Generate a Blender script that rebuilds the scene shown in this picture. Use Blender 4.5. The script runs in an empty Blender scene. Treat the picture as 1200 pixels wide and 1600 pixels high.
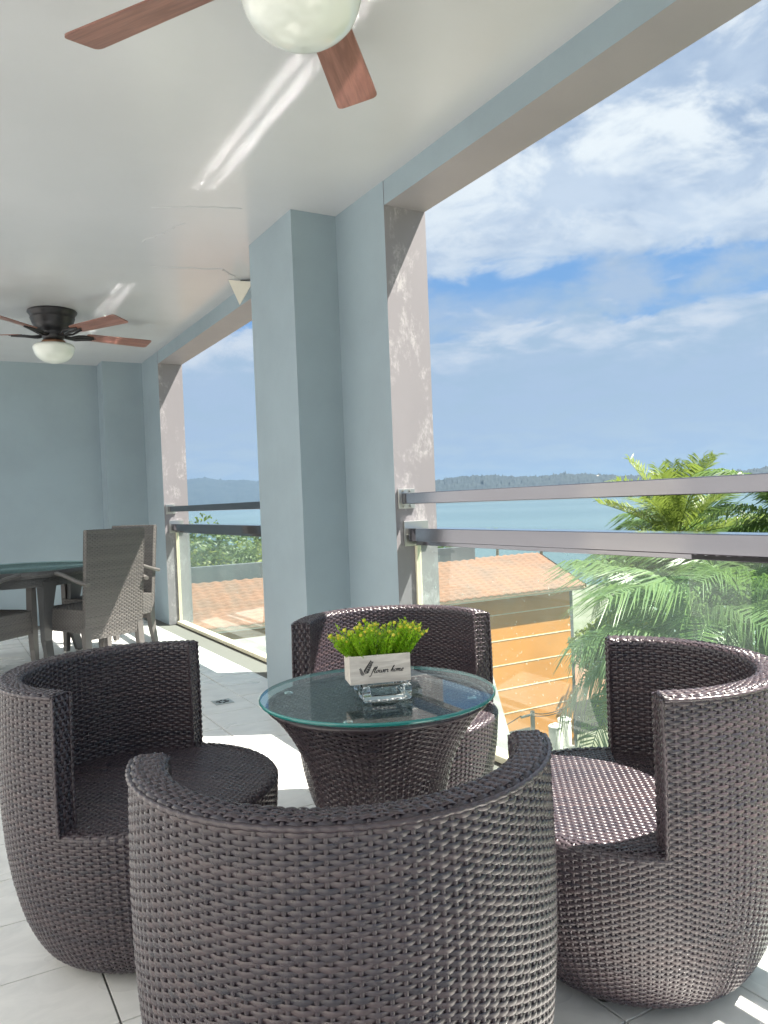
import bpy, bmesh, math, random
import numpy as np
from mathutils import Vector, Matrix
random.seed(7); rng = np.random.default_rng(7)
scene = bpy.context.scene
col = scene.collection
PI = math.pi

# ------------------------------------------------------------------ camera
cam_d = bpy.data.cameras.new('camera'); cam = bpy.data.objects.new('camera', cam_d); col.objects.link(cam)
F = Vector((0.4964805, 0.86780352, -0.02059511)); R_ = Vector((0.8669136, -0.49690467, -0.03932625)); U_ = Vector((0.04436126, -0.00167054, 0.99901416))
cam.matrix_world = Matrix(((R_.x, U_.x, -F.x, 0), (R_.y, U_.y, -F.y, 0), (R_.z, U_.z, -F.z, 1.08), (0, 0, 0, 1)))
cam_d.sensor_fit = 'VERTICAL'; cam_d.sensor_height = 36; cam_d.sensor_width = 27
cam_d.lens = 1224.91 / 1600 * 36; cam_d.shift_y = 9.6 / 1600
cam_d.clip_start = 0.05; cam_d.clip_end = 40000
scene.camera = cam

# ------------------------------------------------------------------ light
SUN = Vector((1.0, -0.61, 1.96)).normalized()
EL = math.asin(SUN.z); AZ = math.atan2(SUN.x, SUN.y)
sun_d = bpy.data.lights.new('sun', 'SUN'); sun_d.energy = 5.0; sun_d.angle = math.radians(0.5); sun_d.color = (1.0, 0.93, 0.83)
sun = bpy.data.objects.new('sun', sun_d); col.objects.link(sun)
sun.rotation_euler = SUN.to_track_quat('Z', 'Y').to_euler()
EXPOSURE = 2.0
scene.view_settings.view_transform = 'Standard'; scene.view_settings.look = 'None'
scene.view_settings.exposure = EXPOSURE; scene.view_settings.gamma = 1.0
scene.view_settings.use_curve_mapping = False

class NT:
    """small node helper"""
    def __init__(s, tree): s.t = tree; s.n = tree.nodes; s.l = tree.links
    def add(s, typ, **kw):
        n = s.n.new(typ)
        for k, v in kw.items(): setattr(n, k, v)
        return n
    def put(s, sock, v):
        if isinstance(v, bpy.types.NodeSocket): s.l.new(v, sock)
        elif v is not None: sock.default_value = v
    def math(s, op, a, b=None, c=None, clamp=False):
        n = s.add('ShaderNodeMath', operation=op, use_clamp=clamp)
        for i, v in enumerate((a, b, c)): s.put(n.inputs[i], v) if v is not None else None
        return n.outputs[0]
    def mix(s, f, a, b, typ='RGBA', blend='MIX'):
        n = s.add('ShaderNodeMix', data_type=typ)
        if typ == 'RGBA': n.blend_type = blend; i = (0, 6, 7); o = 2
        else: i = (0, 2, 3); o = 0
        s.put(n.inputs[i[0]], f)
        for k, v in ((i[1], a), (i[2], b)):
            if isinstance(v, (tuple, list)) and len(v) == 3: v = (*v, 1)
            s.put(n.inputs[k], v)
        return n.outputs[o]
    def ramp(s, f, pts, interp='LINEAR'):
        n = s.add('ShaderNodeValToRGB'); n.color_ramp.interpolation = interp
        e = n.color_ramp.elements
        while len(e) < len(pts): e.new(0.5)
        for q, (p, c) in zip(e, pts):
            q.position = p; q.color = (c, c, c, 1) if not isinstance(c, (tuple, list)) else (*c[:3], 1)
        s.put(n.inputs[0], f); return n.outputs[0]
    def noise(s, vec, scale, detail=3, rough=0.55, dist=0.0):
        n = s.add('ShaderNodeTexNoise'); s.put(n.inputs['Vector'], vec)
        n.inputs['Scale'].default_value = scale; n.inputs['Detail'].default_value = detail
        n.inputs['Roughness'].default_value = rough; n.inputs['Distortion'].default_value = dist
        return n.outputs[0]
    def smooth(s, v, a, b):
        n = s.add('ShaderNodeMapRange', interpolation_type='SMOOTHSTEP'); s.put(n.inputs[0], v)
        n.inputs[1].default_value = a; n.inputs[2].default_value = b; return n.outputs[0]
    def mapping(s, vec, scale=(1, 1, 1), loc=(0, 0, 0), rot=(0, 0, 0)):
        n = s.add('ShaderNodeMapping'); s.put(n.inputs['Vector'], vec)
        n.inputs['Scale'].default_value = scale; n.inputs['Location'].default_value = loc; n.inputs['Rotation'].default_value = rot
        return n.outputs[0]

# sky: Nishita blue with procedural cloud layers
world = bpy.data.worlds.new('World'); scene.world = world; world.use_nodes = True
world.node_tree.nodes.clear(); w = NT(world.node_tree)
SKY_STRENGTH = 0.1
sky = w.add('ShaderNodeTexSky', sky_type='NISHITA'); sky.sun_disc = False
sky.sun_elevation = EL; sky.sun_rotation = AZ; sky.altitude = 0; sky.air_density = 1.3; sky.dust_density = 0.6; sky.ozone_density = 2.2
tc = w.add('ShaderNodeTexCoord').outputs['Generated']
sep = w.add('ShaderNodeSeparateXYZ'); w.put(sep.inputs[0], tc)
dx, dy, dz = sep.outputs
den = w.math('ADD', w.math('MAXIMUM', dz, 0.0), 0.16)
cmb = w.add('ShaderNodeCombineXYZ'); w.put(cmb.inputs[0], w.math('DIVIDE', dx, den)); w.put(cmb.inputs[1], w.math('DIVIDE', dy, den))
cv = cmb.outputs[0]
el = w.math('MULTIPLY', w.math('ARCSINE', dz), 57.2958)
n1 = w.noise(w.mapping(cv, (1, 1, 1), (3.1, 1.7, 0)), 1.5, 7, 0.58, 0.4)
n2 = w.noise(w.mapping(cv, (1, 1, 1), (8.3, 4.2, 2)), 3.6, 8, 0.6, 0.3)
n3 = w.noise(w.mapping(tc, (1, 1, 3.2), (2.2, 0.4, 1.0)), 6.0, 8, 0.6, 0.5)
elw = w.math('ADD', el, w.math('MULTIPLY', w.math('SUBTRACT', n3, 0.5), 9.0))      # elevation, wobbled by noise
band = w.math('MULTIPLY', w.smooth(elw, 12.0, 13.0), w.math('SUBTRACT', 1.0, w.smooth(elw, 15.4, 16.6)))   # the open blue strip
upper = w.smooth(elw, 15.0, 17.0)
puff = w.math('MULTIPLY', w.smooth(elw, 8.6, 11.0), w.math('SUBTRACT', 1.0, w.smooth(elw, 12.0, 13.2)))
K = 1.0 / (SKY_STRENGTH * 2 ** EXPOSURE)
def c_(r, g, b): return (r * K, g * K, b * K)
blue = w.mix(0.93, sky.outputs[0], c_(0.13, 0.32, 0.66))
low = w.mix(w.smooth(el, 0.0, 8.0), c_(0.54, 0.65, 0.76), c_(0.40, 0.54, 0.71))
low = w.mix(w.math('MULTIPLY', w.smooth(n2, 0.46, 0.70), 0.55), low, c_(0.54, 0.65, 0.77))
base = w.mix(w.math('MULTIPLY', band, w.smooth(n1, 0.36, 0.54)), w.mix(w.smooth(n2, 0.35, 0.6), low, c_(0.42, 0.55, 0.74)), blue)
base = w.mix(w.math('MULTIPLY', puff, w.smooth(n2, 0.38, 0.62)), base, c_(0.66, 0.74, 0.84))
cl = w.mix(w.smooth(n1, 0.38, 0.60), c_(0.35, 0.47, 0.66), c_(0.60, 0.71, 0.85))
cl = w.mix(w.math('MULTIPLY', w.smooth(n2, 0.43, 0.60), w.smooth(el, 11, 24)), cl, c_(0.88, 0.95, 0.99))
cl = w.mix(w.math('MULTIPLY', w.math('SUBTRACT', 1.0, w.smooth(n1, 0.22, 0.32)), 0.4), cl, blue)
cl = w.mix(w.math('MULTIPLY', w.smooth(n2, 0.30, 0.62), w.smooth(el, 25, 42)), cl, c_(1.05, 1.09, 1.12))      # overhead cloud, above the view, brightened to add fill light
skyc = w.mix(upper, base, cl)
bg = w.add('ShaderNodeBackground'); w.put(bg.inputs[0], skyc); bg.inputs[1].default_value = SKY_STRENGTH
w.put(w.add('ShaderNodeOutputWorld').inputs[0], bg.outputs[0])

cy = scene.cycles
cy.use_denoising = True
cy.max_bounces = 14; cy.diffuse_bounces = 8; cy.glossy_bounces = 6; cy.transmission_bounces = 8; cy.transparent_max_bounces = 16
cy.volume_bounces = 1; cy.caustics_reflective = True; cy.caustics_refractive = False; cy.sample_clamp_indirect = 40.0; cy.blur_glossy = 0.0; cy.use_guiding = True; cy.use_surface_guiding = True; cy.guiding_training_samples = 64

# ------------------------------------------------------------------ materials
def mat(name, color=(0.5, 0.5, 0.5), rough=0.5, metal=0.0, spec=0.5, var=0.0, vscale=4.0, bump=0.0, bscale=60.0, stretch=(1, 1, 1), color2=None, coords='Object', coat=0.0, rvar=0.0, alpha=None):
    m = bpy.data.materials.new(name); m.use_nodes = True; m.node_tree.nodes.clear(); t = NT(m.node_tree)
    out = t.add('ShaderNodeOutputMaterial'); b = t.add('ShaderNodeBsdfPrincipled'); t.put(out.inputs[0], b.outputs[0])
    b.inputs['Base Color'].default_value = (*color, 1); b.inputs['Roughness'].default_value = rough
    b.inputs['Metallic'].default_value = metal; b.inputs['Specular IOR Level'].default_value = spec; b.inputs['Coat Weight'].default_value = coat
    v = t.mapping(t.add('ShaderNodeTexCoord').outputs[coords], stretch)
    if var or color2:
        n = t.noise(v, vscale, 6, 0.6)
        c2 = color2 or tuple(c * (1 - var) for c in color); c1 = color if color2 else tuple(min(1, c * (1 + var)) for c in color)
        t.put(b.inputs['Base Color'], t.mix(t.smooth(n, 0.3, 0.7), c1, c2))
        if rvar: t.put(b.inputs['Roughness'], t.math('MULTIPLY_ADD', n, rvar, rough - rvar * 0.5))
    if bump:
        bp = t.add('ShaderNodeBump'); bp.inputs['Strength'].default_value = bump; bp.inputs['Distance'].default_value = 0.01
        t.put(bp.inputs['Height'], t.noise(v, bscale, 4, 0.6)); t.put(b.inputs['Normal'], bp.outputs[0])
    m['b'] = 1
    return m
def bs(m): return [n for n in m.node_tree.nodes if n.type == 'BSDF_PRINCIPLED'][0]

M = {}
M['ceil'] = mat('ceiling_paint', (0.505, 0.515, 0.54), 0.22, spec=0.4, var=0.04, vscale=0.7, bump=0.04, bscale=2.0)
M['wall'] = mat('blue_grey_paint', (0.245, 0.310, 0.352), 0.5, var=0.05, vscale=1.6, bump=0.05, bscale=25, rvar=0.2)
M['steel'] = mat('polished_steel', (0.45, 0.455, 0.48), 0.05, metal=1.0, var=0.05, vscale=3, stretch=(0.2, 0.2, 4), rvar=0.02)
M['dim_film'] = mat('dimmed_film_on_steel', (0.20, 0.20, 0.225), 0.10, metal=1.0, var=0.06, vscale=3, stretch=(0.2, 0.2, 4))  # darker copy of the steel, as film, to tone down bright reflections
M['sill'] = mat('cream_sill', (0.68, 0.63, 0.48), 0.4, var=0.08, vscale=9, bump=0.1, bscale=40)
M['grout'] = mat('floor_grout', (0.15, 0.15, 0.14), 0.9)
M['white'] = mat('white_plastic', (0.75, 0.74, 0.70), 0.45, var=0.05, vscale=8)
M['wwall'] = mat('white_wall_paint', (0.60, 0.605, 0.61), 0.7, var=0.04, vscale=1.2, bump=0.08, bscale=14)
M['black'] = mat('black_rubber', (0.02, 0.02, 0.02), 0.7)
M['bronze'] = mat('dark_bronze', (0.022, 0.022, 0.026), 0.38, metal=0.35, var=0.25, vscale=12)
M['brass'] = mat('antique_copper', (0.30, 0.16, 0.10), 0.35, metal=0.8)
M['steelmatt'] = mat('brushed_steel', (0.5, 0.5, 0.48), 0.35, metal=1.0)
M['tank'] = mat('white_tank_plastic', (0.80, 0.80, 0.76), 0.45, var=0.06, vscale=2)
M['orange'] = mat('orange_render', (0.55, 0.225, 0.030), 0.85, var=0.10, vscale=0.55, bump=0.15, bscale=6)
M['cream'] = mat('cream_render', (0.75, 0.66, 0.50), 0.8, var=0.08, vscale=1.0)
M['roof'] = mat('terracotta', (0.21, 0.098, 0.056), 0.85, color2=(0.145, 0.085, 0.060), vscale=1.6, bump=0.2, bscale=12)
M['conc'] = mat('weathered_concrete', (0.25, 0.25, 0.24), 0.85, color2=(0.14, 0.14, 0.135), vscale=0.7, bump=0.2, bscale=8)
M['concd'] = mat('dark_concrete', (0.055, 0.07, 0.085), 0.85, color2=(0.09, 0.10, 0.115), vscale=1.2)
M['grass'] = mat('grass_ground', (0.10, 0.12, 0.065), 0.95, color2=(0.17, 0.17, 0.14), vscale=0.12, bump=0.4, bscale=3)
M['trunk'] = mat('palm_bark', (0.17, 0.13, 0.09), 0.9, var=0.3, vscale=9, stretch=(1, 1, 6), bump=0.4, bscale=30)
M['window'] = mat('dark_glass', (0.03, 0.035, 0.04), 0.1)
M['paper'] = mat('off_white_board', (0.72, 0.69, 0.60), 0.7, var=0.05)
M['soil'] = mat('soil', (0.05, 0.04, 0.03), 0.9)
M['ink'] = mat('black_print', (0.012, 0.012, 0.014), 0.6)
M['house'] = mat('pale_house_wall', (0.48, 0.47, 0.45), 0.8)

def wood(name, c1, c2, scale, rough):
    m = mat(name, c1, rough); t = NT(m.node_tree); b = bs(m)
    v = t.mapping(t.add('ShaderNodeTexCoord').outputs['Object'], scale)
    n = t.noise(v, 1.0, 7, 0.62, 0.6); t.put(b.inputs['Base Color'], t.mix(t.smooth(n, 0.33, 0.68), c1, c2))
    return m
M['blade'] = wood('red_brown_blade_wood', (0.28, 0.135, 0.105), (0.17, 0.078, 0.06), (3.5, 45, 45), 0.33)
M['planter'] = wood('whitewashed_wood', (0.70, 0.66, 0.61), (0.52, 0.48, 0.44), (9, 90, 90), 0.65)

def strand(name, c1, c2, rough):
    """synthetic rattan: a tone per strand, a little grain along it"""
    m = mat(name, c1, rough, spec=0.62); t = NT(m.node_tree); b = bs(m)
    a = t.add('ShaderNodeAttribute', attribute_name='tone').outputs['Fac']
    n = t.noise(t.add('ShaderNodeTexCoord').outputs['Object'], 38, 3, 0.6)
    f = t.math('ADD', t.math('MULTIPLY', a, 0.65), t.math('MULTIPLY', n, 0.45), clamp=True)
    t.put(b.inputs['Base Color'], t.mix(f, c1, c2))
    t.put(b.inputs['Roughness'], t.math('MULTIPLY_ADD', n, 0.22, rough - 0.11))
    return m
M['rattan'] = strand('dark_brown_rattan', (0.017, 0.018, 0.029), (0.074, 0.052, 0.057), 0.29)
M['rattan2'] = strand('taupe_rattan', (0.066, 0.064, 0.064), (0.130, 0.122, 0.115), 0.40)
M['rattan3'] = strand('charcoal_rattan', (0.045, 0.047, 0.05), (0.10, 0.10, 0.10), 0.45)

# exterior paint with worn pale patches
m = M['reveal'] = mat('mauve_grey_paint', (0.43, 0.41, 0.43), 0.6); t = NT(m.node_tree); b = bs(m)
v = t.mapping(t.add('ShaderNodeTexCoord').outputs['Object'], (1.6, 1.6, 0.8))
a1 = t.noise(v, 3.4, 7, 0.72, 0.4); a2 = t.noise(v, 26, 6, 0.75, 0.3)
patch = t.math('MULTIPLY', t.smooth(a1, 0.50, 0.62), t.smooth(a2, 0.42, 0.60))
basec = t.mix(t.noise(v, 2.0, 4), (0.185, 0.178, 0.195), (0.23, 0.222, 0.238))
t.put(b.inputs['Base Color'], t.mix(t.math('MULTIPLY', patch, 0.38), basec, (0.55, 0.545, 0.55)))
M['soffit'] = mat('pinkish_grey_paint', (0.29, 0.275, 0.30), 0.45, color2=(0.255, 0.245, 0.27), vscale=1.5)

# floor tile, pale stone with soft marbling
m = M['tile'] = mat('pale_stone_tile', (0.58, 0.585, 0.56), 0.28, spec=0.45); t = NT(m.node_tree); b = bs(m)
tcx = t.add('ShaderNodeTexCoord'); oi = t.add('ShaderNodeObjectInfo')
vv = t.add('ShaderNodeVectorMath', operation='ADD'); t.put(vv.inputs[0], tcx.outputs['Object']); t.put(vv.inputs[1], oi.outputs['Location'])
na = t.noise(t.mapping(vv.outputs[0], (1, 2.2, 1)), 5, 7, 0.62, 0.9); nb = t.noise(vv.outputs[0], 1.7, 3)
c = t.mix(t.smooth(na, 0.35, 0.7), (0.77, 0.77, 0.755), (0.66, 0.665, 0.655))
c = t.mix(t.math('MULTIPLY', oi.outputs['Random'], 0.25), c, (0.66, 0.66, 0.64))
t.put(b.inputs['Base Color'], c); t.put(b.inputs['Roughness'], t.math('MULTIPLY_ADD', nb, 0.25, 0.16))

def glass(name, tint, dirt, dirtcol=(0.8, 0.86, 0.84), ior=1.5, streak=True):
    m = bpy.data.materials.new(name); m.use_nodes = True; m.node_tree.nodes.clear(); t = NT(m.node_tree)
    out = t.add('ShaderNodeOutputMaterial')
    tr = t.add('ShaderNodeBsdfTransparent'); tr.inputs[0].default_value = (*tint, 1)
    gl = t.add('ShaderNodeBsdfGlossy'); gl.inputs['Roughness'].default_value = 0.015
    fr = t.add('ShaderNodeFresnel'); fr.inputs[0].default_value = ior
    mx = t.add('ShaderNodeMixShader'); t.put(mx.inputs[0], t.math('MULTIPLY', fr.outputs[0], t.math('SUBTRACT', 1.0, t.add('ShaderNodeNewGeometry').outputs['Backfacing']))); t.put(mx.inputs[1], tr.outputs[0]); t.put(mx.inputs[2], gl.outputs[0])
    res = mx.outputs[0]
    if dirt:
        v = t.add('ShaderNodeTexCoord').outputs['Object']
        n = t.noise(t.mapping(v, (1, 1, 0.6)), 2.3, 5, 0.6, 0.5); sp = t.noise(v, 70, 2, 0.5)
        f = t.math('ADD', t.math('MULTIPLY', n, dirt * 1.4), t.math('MULTIPLY', t.smooth(sp, 0.70, 0.76), 0.35))
        tl = t.add('ShaderNodeBsdfTranslucent'); tl.inputs[0].default_value = (*dirtcol, 1)
        df = t.add('ShaderNodeBsdfDiffuse'); df.inputs[0].default_value = (*dirtcol, 1)
        m1 = t.add('ShaderNodeMixShader'); m1.inputs[0].default_value = 0.35; t.put(m1.inputs[1], tl.outputs[0]); t.put(m1.inputs[2], df.outputs[0])
        m2 = t.add('ShaderNodeMixShader'); t.put(m2.inputs[0], f); t.put(m2.inputs[1], res); t.put(m2.inputs[2], m1.outputs[0]); res = m2.outputs[0]
    t.put(out.inputs[0], res); return m
M['pane'] = glass('dusty_balcony_glass', (0.92, 0.97, 0.955), 0.050, (0.62, 0.84, 0.76))
M['tglass'] = glass('table_glass', (0.82, 0.92, 0.91), 0.075, (0.62, 0.75, 0.76), 2.1)
M['edge'] = mat('green_glass_edge', (0.02, 0.20, 0.19), 0.08, spec=0.8)
m = M['clear'] = mat('clear_glass', (0.92, 0.97, 0.96), 0.02); bs(m).inputs['Transmission Weight'].default_value = 1.0; bs(m).inputs['IOR'].default_value = 1.5
m = M['globe'] = mat('frosted_globe', (0.64, 0.67, 0.63), 0.18, coat=0.3); bs(m).inputs['Subsurface Weight'].default_value = 0.3; bs(m).inputs['Subsurface Radius'].default_value = (0.03, 0.03, 0.03)

def leaf(name, c1, c2, rough=0.45, trans=0.35, vscale=1.5):
    m = bpy.data.materials.new(name); m.use_nodes = True; m.node_tree.nodes.clear(); t = NT(m.node_tree)
    out = t.add('ShaderNodeOutputMaterial'); b = t.add('ShaderNodeBsdfPrincipled'); b.inputs['Roughness'].default_value = rough
    a = t.add('ShaderNodeAttribute', attribute_name='tone').outputs['Fac']
    n = t.noise(t.add('ShaderNodeTexCoord').outputs['Object'], vscale, 3)
    f = t.math('ADD', t.math('MULTIPLY', a, 0.7), t.math('MULTIPLY_ADD', n, 0.6, -0.15), clamp=True)
    c = t.mix(f, c1, c2); t.put(b.inputs['Base Color'], c)
    tl = t.add('ShaderNodeBsdfTranslucent'); t.put(tl.inputs[0], t.mix(0.5, c, tuple(min(1, x * 1.7) for x in c2)))
    mx = t.add('ShaderNodeMixShader'); mx.inputs[0].default_value = trans; t.put(mx.inputs[1], b.outputs[0]); t.put(mx.inputs[2], tl.outputs[0])
    t.put(out.inputs[0], mx.outputs[0]); return m
M['palm'] = leaf('palm_leaf', (0.035, 0.095, 0.03), (0.13, 0.21, 0.05), 0.35)
M['palmy'] = leaf('young_palm_leaf', (0.07, 0.13, 0.02), (0.19, 0.25, 0.05), 0.4)
M['shrub'] = leaf('bright_shrub_leaf', (0.08, 0.13, 0.02), (0.24, 0.27, 0.05), 0.5)
M['tree'] = leaf('tree_leaf', (0.04, 0.085, 0.03), (0.12, 0.17, 0.05), 0.5)
M['plant'] = leaf('planter_leaf', (0.13, 0.36, 0.015), (0.46, 0.68, 0.05), 0.4, 0.45, 30)
M['bud'] = leaf('yellow_bud', (0.75, 0.60, 0.05), (0.85, 0.78, 0.12), 0.5, 0.3, 30)

# ------------------------------------------------------------------ mesh helpers
class MB:
    """collects quads and triangles; build() links them as ONE mesh object"""
    def __init__(s): s.v = []; s.q = []; s.t = []; s.tone = []; s.n = 0; s.qm = []; s.tm = []
    def grid(s, P, tone=0.5, closed_u=False, closed_v=False, mi=0):
        P = np.asarray(P, float); a, b = P.shape[:2]; idx = np.arange(a * b).reshape(a, b) + s.n
        if closed_u: idx = np.vstack([idx, idx[:1]])
        if closed_v: idx = np.hstack([idx, idx[:, :1]])
        q = np.stack([idx[:-1, :-1], idx[1:, :-1], idx[1:, 1:], idx[:-1, 1:]], -1).reshape(-1, 4)
        s.v.append(P.reshape(-1, 3)); s.q.append(q); s.qm.append(np.full(len(q), mi)); s.n += a * b
        s.tone.append(np.broadcast_to(np.asarray(tone, float), (a * b,)) if np.ndim(tone) < 2 else np.asarray(tone, float).reshape(-1)); return s
    def quads(s, V, Q, tone=0.5, mi=0):
        V = np.asarray(V, float); s.v.append(V); s.q.append(np.asarray(Q) + s.n); s.qm.append(np.full(len(Q), mi)); s.n += len(V)
        s.tone.append(np.broadcast_to(np.asarray(tone, float), (len(V),))); return s
    def tris(s, V, T, tone=0.5, mi=0):
        V = np.asarray(V, float); s.v.append(V); s.t.append(np.asarray(T) + s.n); s.tm.append(np.full(len(T), mi)); s.n += len(V)
        s.tone.append(np.broadcast_to(np.asarray(tone, float), (len(V),))); return s
    def box(s, lo, hi, mi=0, T=None):
        x0, y0, z0 = lo; x1, y1, z1 = hi
        V = np.array([(x, y, z) for z in (z0, z1) for y in (y0, y1) for x in (x0, x1)], float)
        if T is not None: V = V @ np.array(T[0]).T + np.array(T[1])
        return s.quads(V, [(0, 2, 3, 1), (4, 5, 7, 6), (0, 1, 5, 4), (2, 6, 7, 3), (0, 4, 6, 2), (1, 3, 7, 5)], mi=mi)
    def tube(s, pts, r, n=8, cap=True, tone=0.5, mi=0, flat=1.0):
        pts = np.asarray(pts, float); k = len(pts); r = np.broadcast_to(np.asarray(r, float), (k,))
        t = np.gradient(pts, axis=0); t /= np.linalg.norm(t, axis=1)[:, None] + 1e-12
        ref = np.array([0, 0, 1.0]) if abs(t[0][2]) < 0.9 else np.array([1.0, 0, 0])
        a = np.cross(t, ref); a /= np.linalg.norm(a, axis=1)[:, None] + 1e-12; b = np.cross(t, a)
        th = np.linspace(0, 2 * PI, n, endpoint=False)
        P = pts[:, None] + r[:, None, None] * (np.cos(th)[None, :, None] * a[:, None] + flat * np.sin(th)[None, :, None] * b[:, None])
        s.grid(P, tone, closed_v=True, mi=mi)
        if cap:
            for e, ring in ((0, P[0]), (-1, P[-1])):
                V = np.vstack([ring, pts[e]]); T = [(i, (i + 1) % n, n) if e else ((i + 1) % n, i, n) for i in range(n)]
                s.tris(V, T, tone, mi)
        return s
    def lathe(s, prof, n=32, tone=0.5, mi=0, c=(0, 0, 0), rings=None):
        prof = np.asarray(prof, float); th = np.linspace(0, 2 * PI, n, endpoint=False)
        P = np.stack([prof[:, 0:1] * np.cos(th), prof[:, 0:1] * np.sin(th), np.repeat(prof[:, 1:2], n, 1)], -1) + np.array(c)
        return s.grid(P, tone, closed_v=True, mi=mi)
    def mesh(s, name, mats, smooth=True):
        me = bpy.data.meshes.new(name); V = np.concatenate(s.v); Q = np.concatenate(s.q) if s.q else np.zeros((0, 4), int); T = np.concatenate(s.t) if s.t else np.zeros((0, 3), int)
        me.vertices.add(len(V)); me.vertices.foreach_set('co', V.astype(np.float32).ravel())
        me.loops.add(Q.size + T.size); me.loops.foreach_set('vertex_index', np.concatenate([Q.ravel(), T.ravel()]).astype(np.int32))
        me.polygons.add(len(Q) + len(T))
        me.polygons.foreach_set('loop_start', np.concatenate([np.arange(len(Q)) * 4, Q.size + np.arange(len(T)) * 3]).astype(np.int32))
        mi = np.concatenate(s.qm + s.tm) if (s.qm or s.tm) else np.zeros(0)
        for m_ in (mats if isinstance(mats, (list, tuple)) else [mats]): me.materials.append(m_)
        me.polygons.foreach_set('material_index', mi.astype(np.int32))
        me.polygons.foreach_set('use_smooth', np.full(len(Q) + len(T), smooth))
        at = me.attributes.new('tone', 'FLOAT', 'POINT'); at.data.foreach_set('value', np.concatenate(s.tone).astype(np.float32))
        me.update(); me.validate(); return me
    def build(s, name, mats, parent=None, smooth=True, bevel=0.0):
        me = s.mesh(name, mats, smooth)
        if bevel:
            bm = bmesh.new(); bm.from_mesh(me); bmesh.ops.recalc_face_normals(bm, faces=bm.faces)
            bmesh.ops.bevel(bm, geom=[e for e in bm.edges if e.calc_face_angle(0) > 0.5], offset=bevel, segments=2, affect='EDGES', profile=0.6)
            bm.to_mesh(me); bm.free()
        return link(name, me, parent)
def link(name, me, parent=None):
    o = bpy.data.objects.new(name, me); col.objects.link(o)
    if parent is not None: o.parent = parent
    return o
def empty(name, loc=(0, 0, 0), rz=0.0):
    o = bpy.data.objects.new(name, None); col.objects.link(o); o.location = loc; o.rotation_euler = (0, 0, rz); o.empty_display_size = 0.1; return o
def tag(o, label=None, cat=None, group=None, kind=None):
    for k, v in (('label', label), ('category', cat), ('group', group), ('kind', kind)):
        if v: o[k] = v
    return o
kids = {}
def copy_tree(o, parent=None):
    c = o.copy(); col.objects.link(c)
    if parent is not None: c.parent = parent
    for ch in list(o.children): copy_tree(ch, c)
    return c
def box_obj(name, lo, hi, m_, parent=None, bevel=0.0):
    return MB().box(lo, hi).build(name, m_, parent, smooth=False, bevel=bevel)

# ------------------------------------------------------------------ the balcony shell
X0, X1, XC = 1.872, 2.100, 1.620           # beam inner and outer face, column inner face
H, HB = 2.5715, 2.459                      # ceiling, beam underside
YR, YC, YC2, YS2 = 3.160, 3.657, 4.259, 4.70
YR2, YE, YW, XE = 7.424, 8.064, 8.332, 1.487
XL, YB = -1.65, -2.2                        # left and rear limits of the floor

floor = tag(box_obj('floor', (XL, YB, -0.25), (X1 - 0.02, YW + 0.4, -0.006), M['grout']), kind='structure')
TX, TY, x_off, y_off = 0.2945, 0.2885, 1.178, 4.030
tb = MB(); e_ = 0.0025
tile_me = MB().box((-TX / 2 + e_, -TY / 2 + e_, -0.012), (TX / 2 - e_, TY / 2 - e_, 0.0))
t0 = tile_me.build('tile', M['tile'], floor, smooth=False, bevel=0.0012)
first = True; rest = MB()
for i in range(-19, 3):
    for j in range(-22, 16):
        x0 = x_off + TX * i; y0 = y_off + TY * j
        x, y = x0 + TX / 2, y0 + TY / 2
        if x0 + TX > X0 + 0.10 or x0 < XL or y0 < YB or y0 + TY > YW: continue
        vis = (x > 0.03 * y - 0.35) and y > 0.9 and x < 1.95 and not (y > 7.4 and x > 1.6)
        if vis and y < 8.2:
            o = t0 if first else link('tile', t0.data, floor); first = False
            o.location = (x, y, random.uniform(-0.0004, 0.0004))
            o.rotation_euler = (random.gauss(0, 0.0007), random.gauss(0, 0.0007), 0)
        else: rest.box((x0 + e_, y0 + e_, -0.012), (x0 + TX - e_, y0 + TY - e_, 0))
tag(rest.build('tiles', M['tile'], floor, smooth=False), kind='stuff')

ceiling = tag(box_obj('ceiling', (-0.06, YB, H), (X1 - 0.006, YW + 0.4, H + 0.22), M['ceil']), kind='structure')
def crack(pts, w_):
    mb = MB(); p = np.array(pts, float); d = np.gradient(p, axis=0); d /= np.linalg.norm(d, axis=1)[:, None]
    n = np.stack([-d[:, 1], d[:, 0], 0 * d[:, 0]], 1) * w_
    lo = np.array([0, 0, -0.004]); mb.grid(np.stack([p - n, p + lo, p + n], 1)); return mb
wob = lambda a, b, k, s: [(a[0] + (b[0] - a[0]) * i / k + random.gauss(0, s), a[1] + (b[1] - a[1]) * i / k + random.gauss(0, s), H - 0.0006) for i in range(k + 1)]
for a, b in (((1.20, 4.86), (1.62, 4.74)), ((1.62, 4.74), (1.80, 4.93)), ((0.98, 3.90), (1.40, 3.74)), ((1.06, 4.42), (1.20, 4.05))):
    crack(wob(a, b, 14, 0.006), 0.006).build('ceiling_ridge', M['ceil'], ceiling)

def prism(name, poly, z0, z1, mats, face_mat=None, parent=None):
    """vertical prism; face_mat(normal, centre) picks a material slot"""
    n = len(poly); mb = MB()
    for i in range(n):
        a, b = np.array(poly[i]), np.array(poly[(i + 1) % n]); d = b - a; nn = np.array([d[1], -d[0]]) / np.linalg.norm(d)
        k = face_mat(nn, (a + b) / 2) if face_mat else 0
        mb.quads([(*a, z0), (*b, z0), (*b, z1), (*a, z1)], [(0, 1, 2, 3)], mi=k)
    return mb.build(name, mats, parent, smooth=False)
ext = lambda nn, c: 1 if (c[0] > X0 + 0.01 and (abs(nn[1]) > 0.5 or nn[0] > 0.5)) else 0
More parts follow.
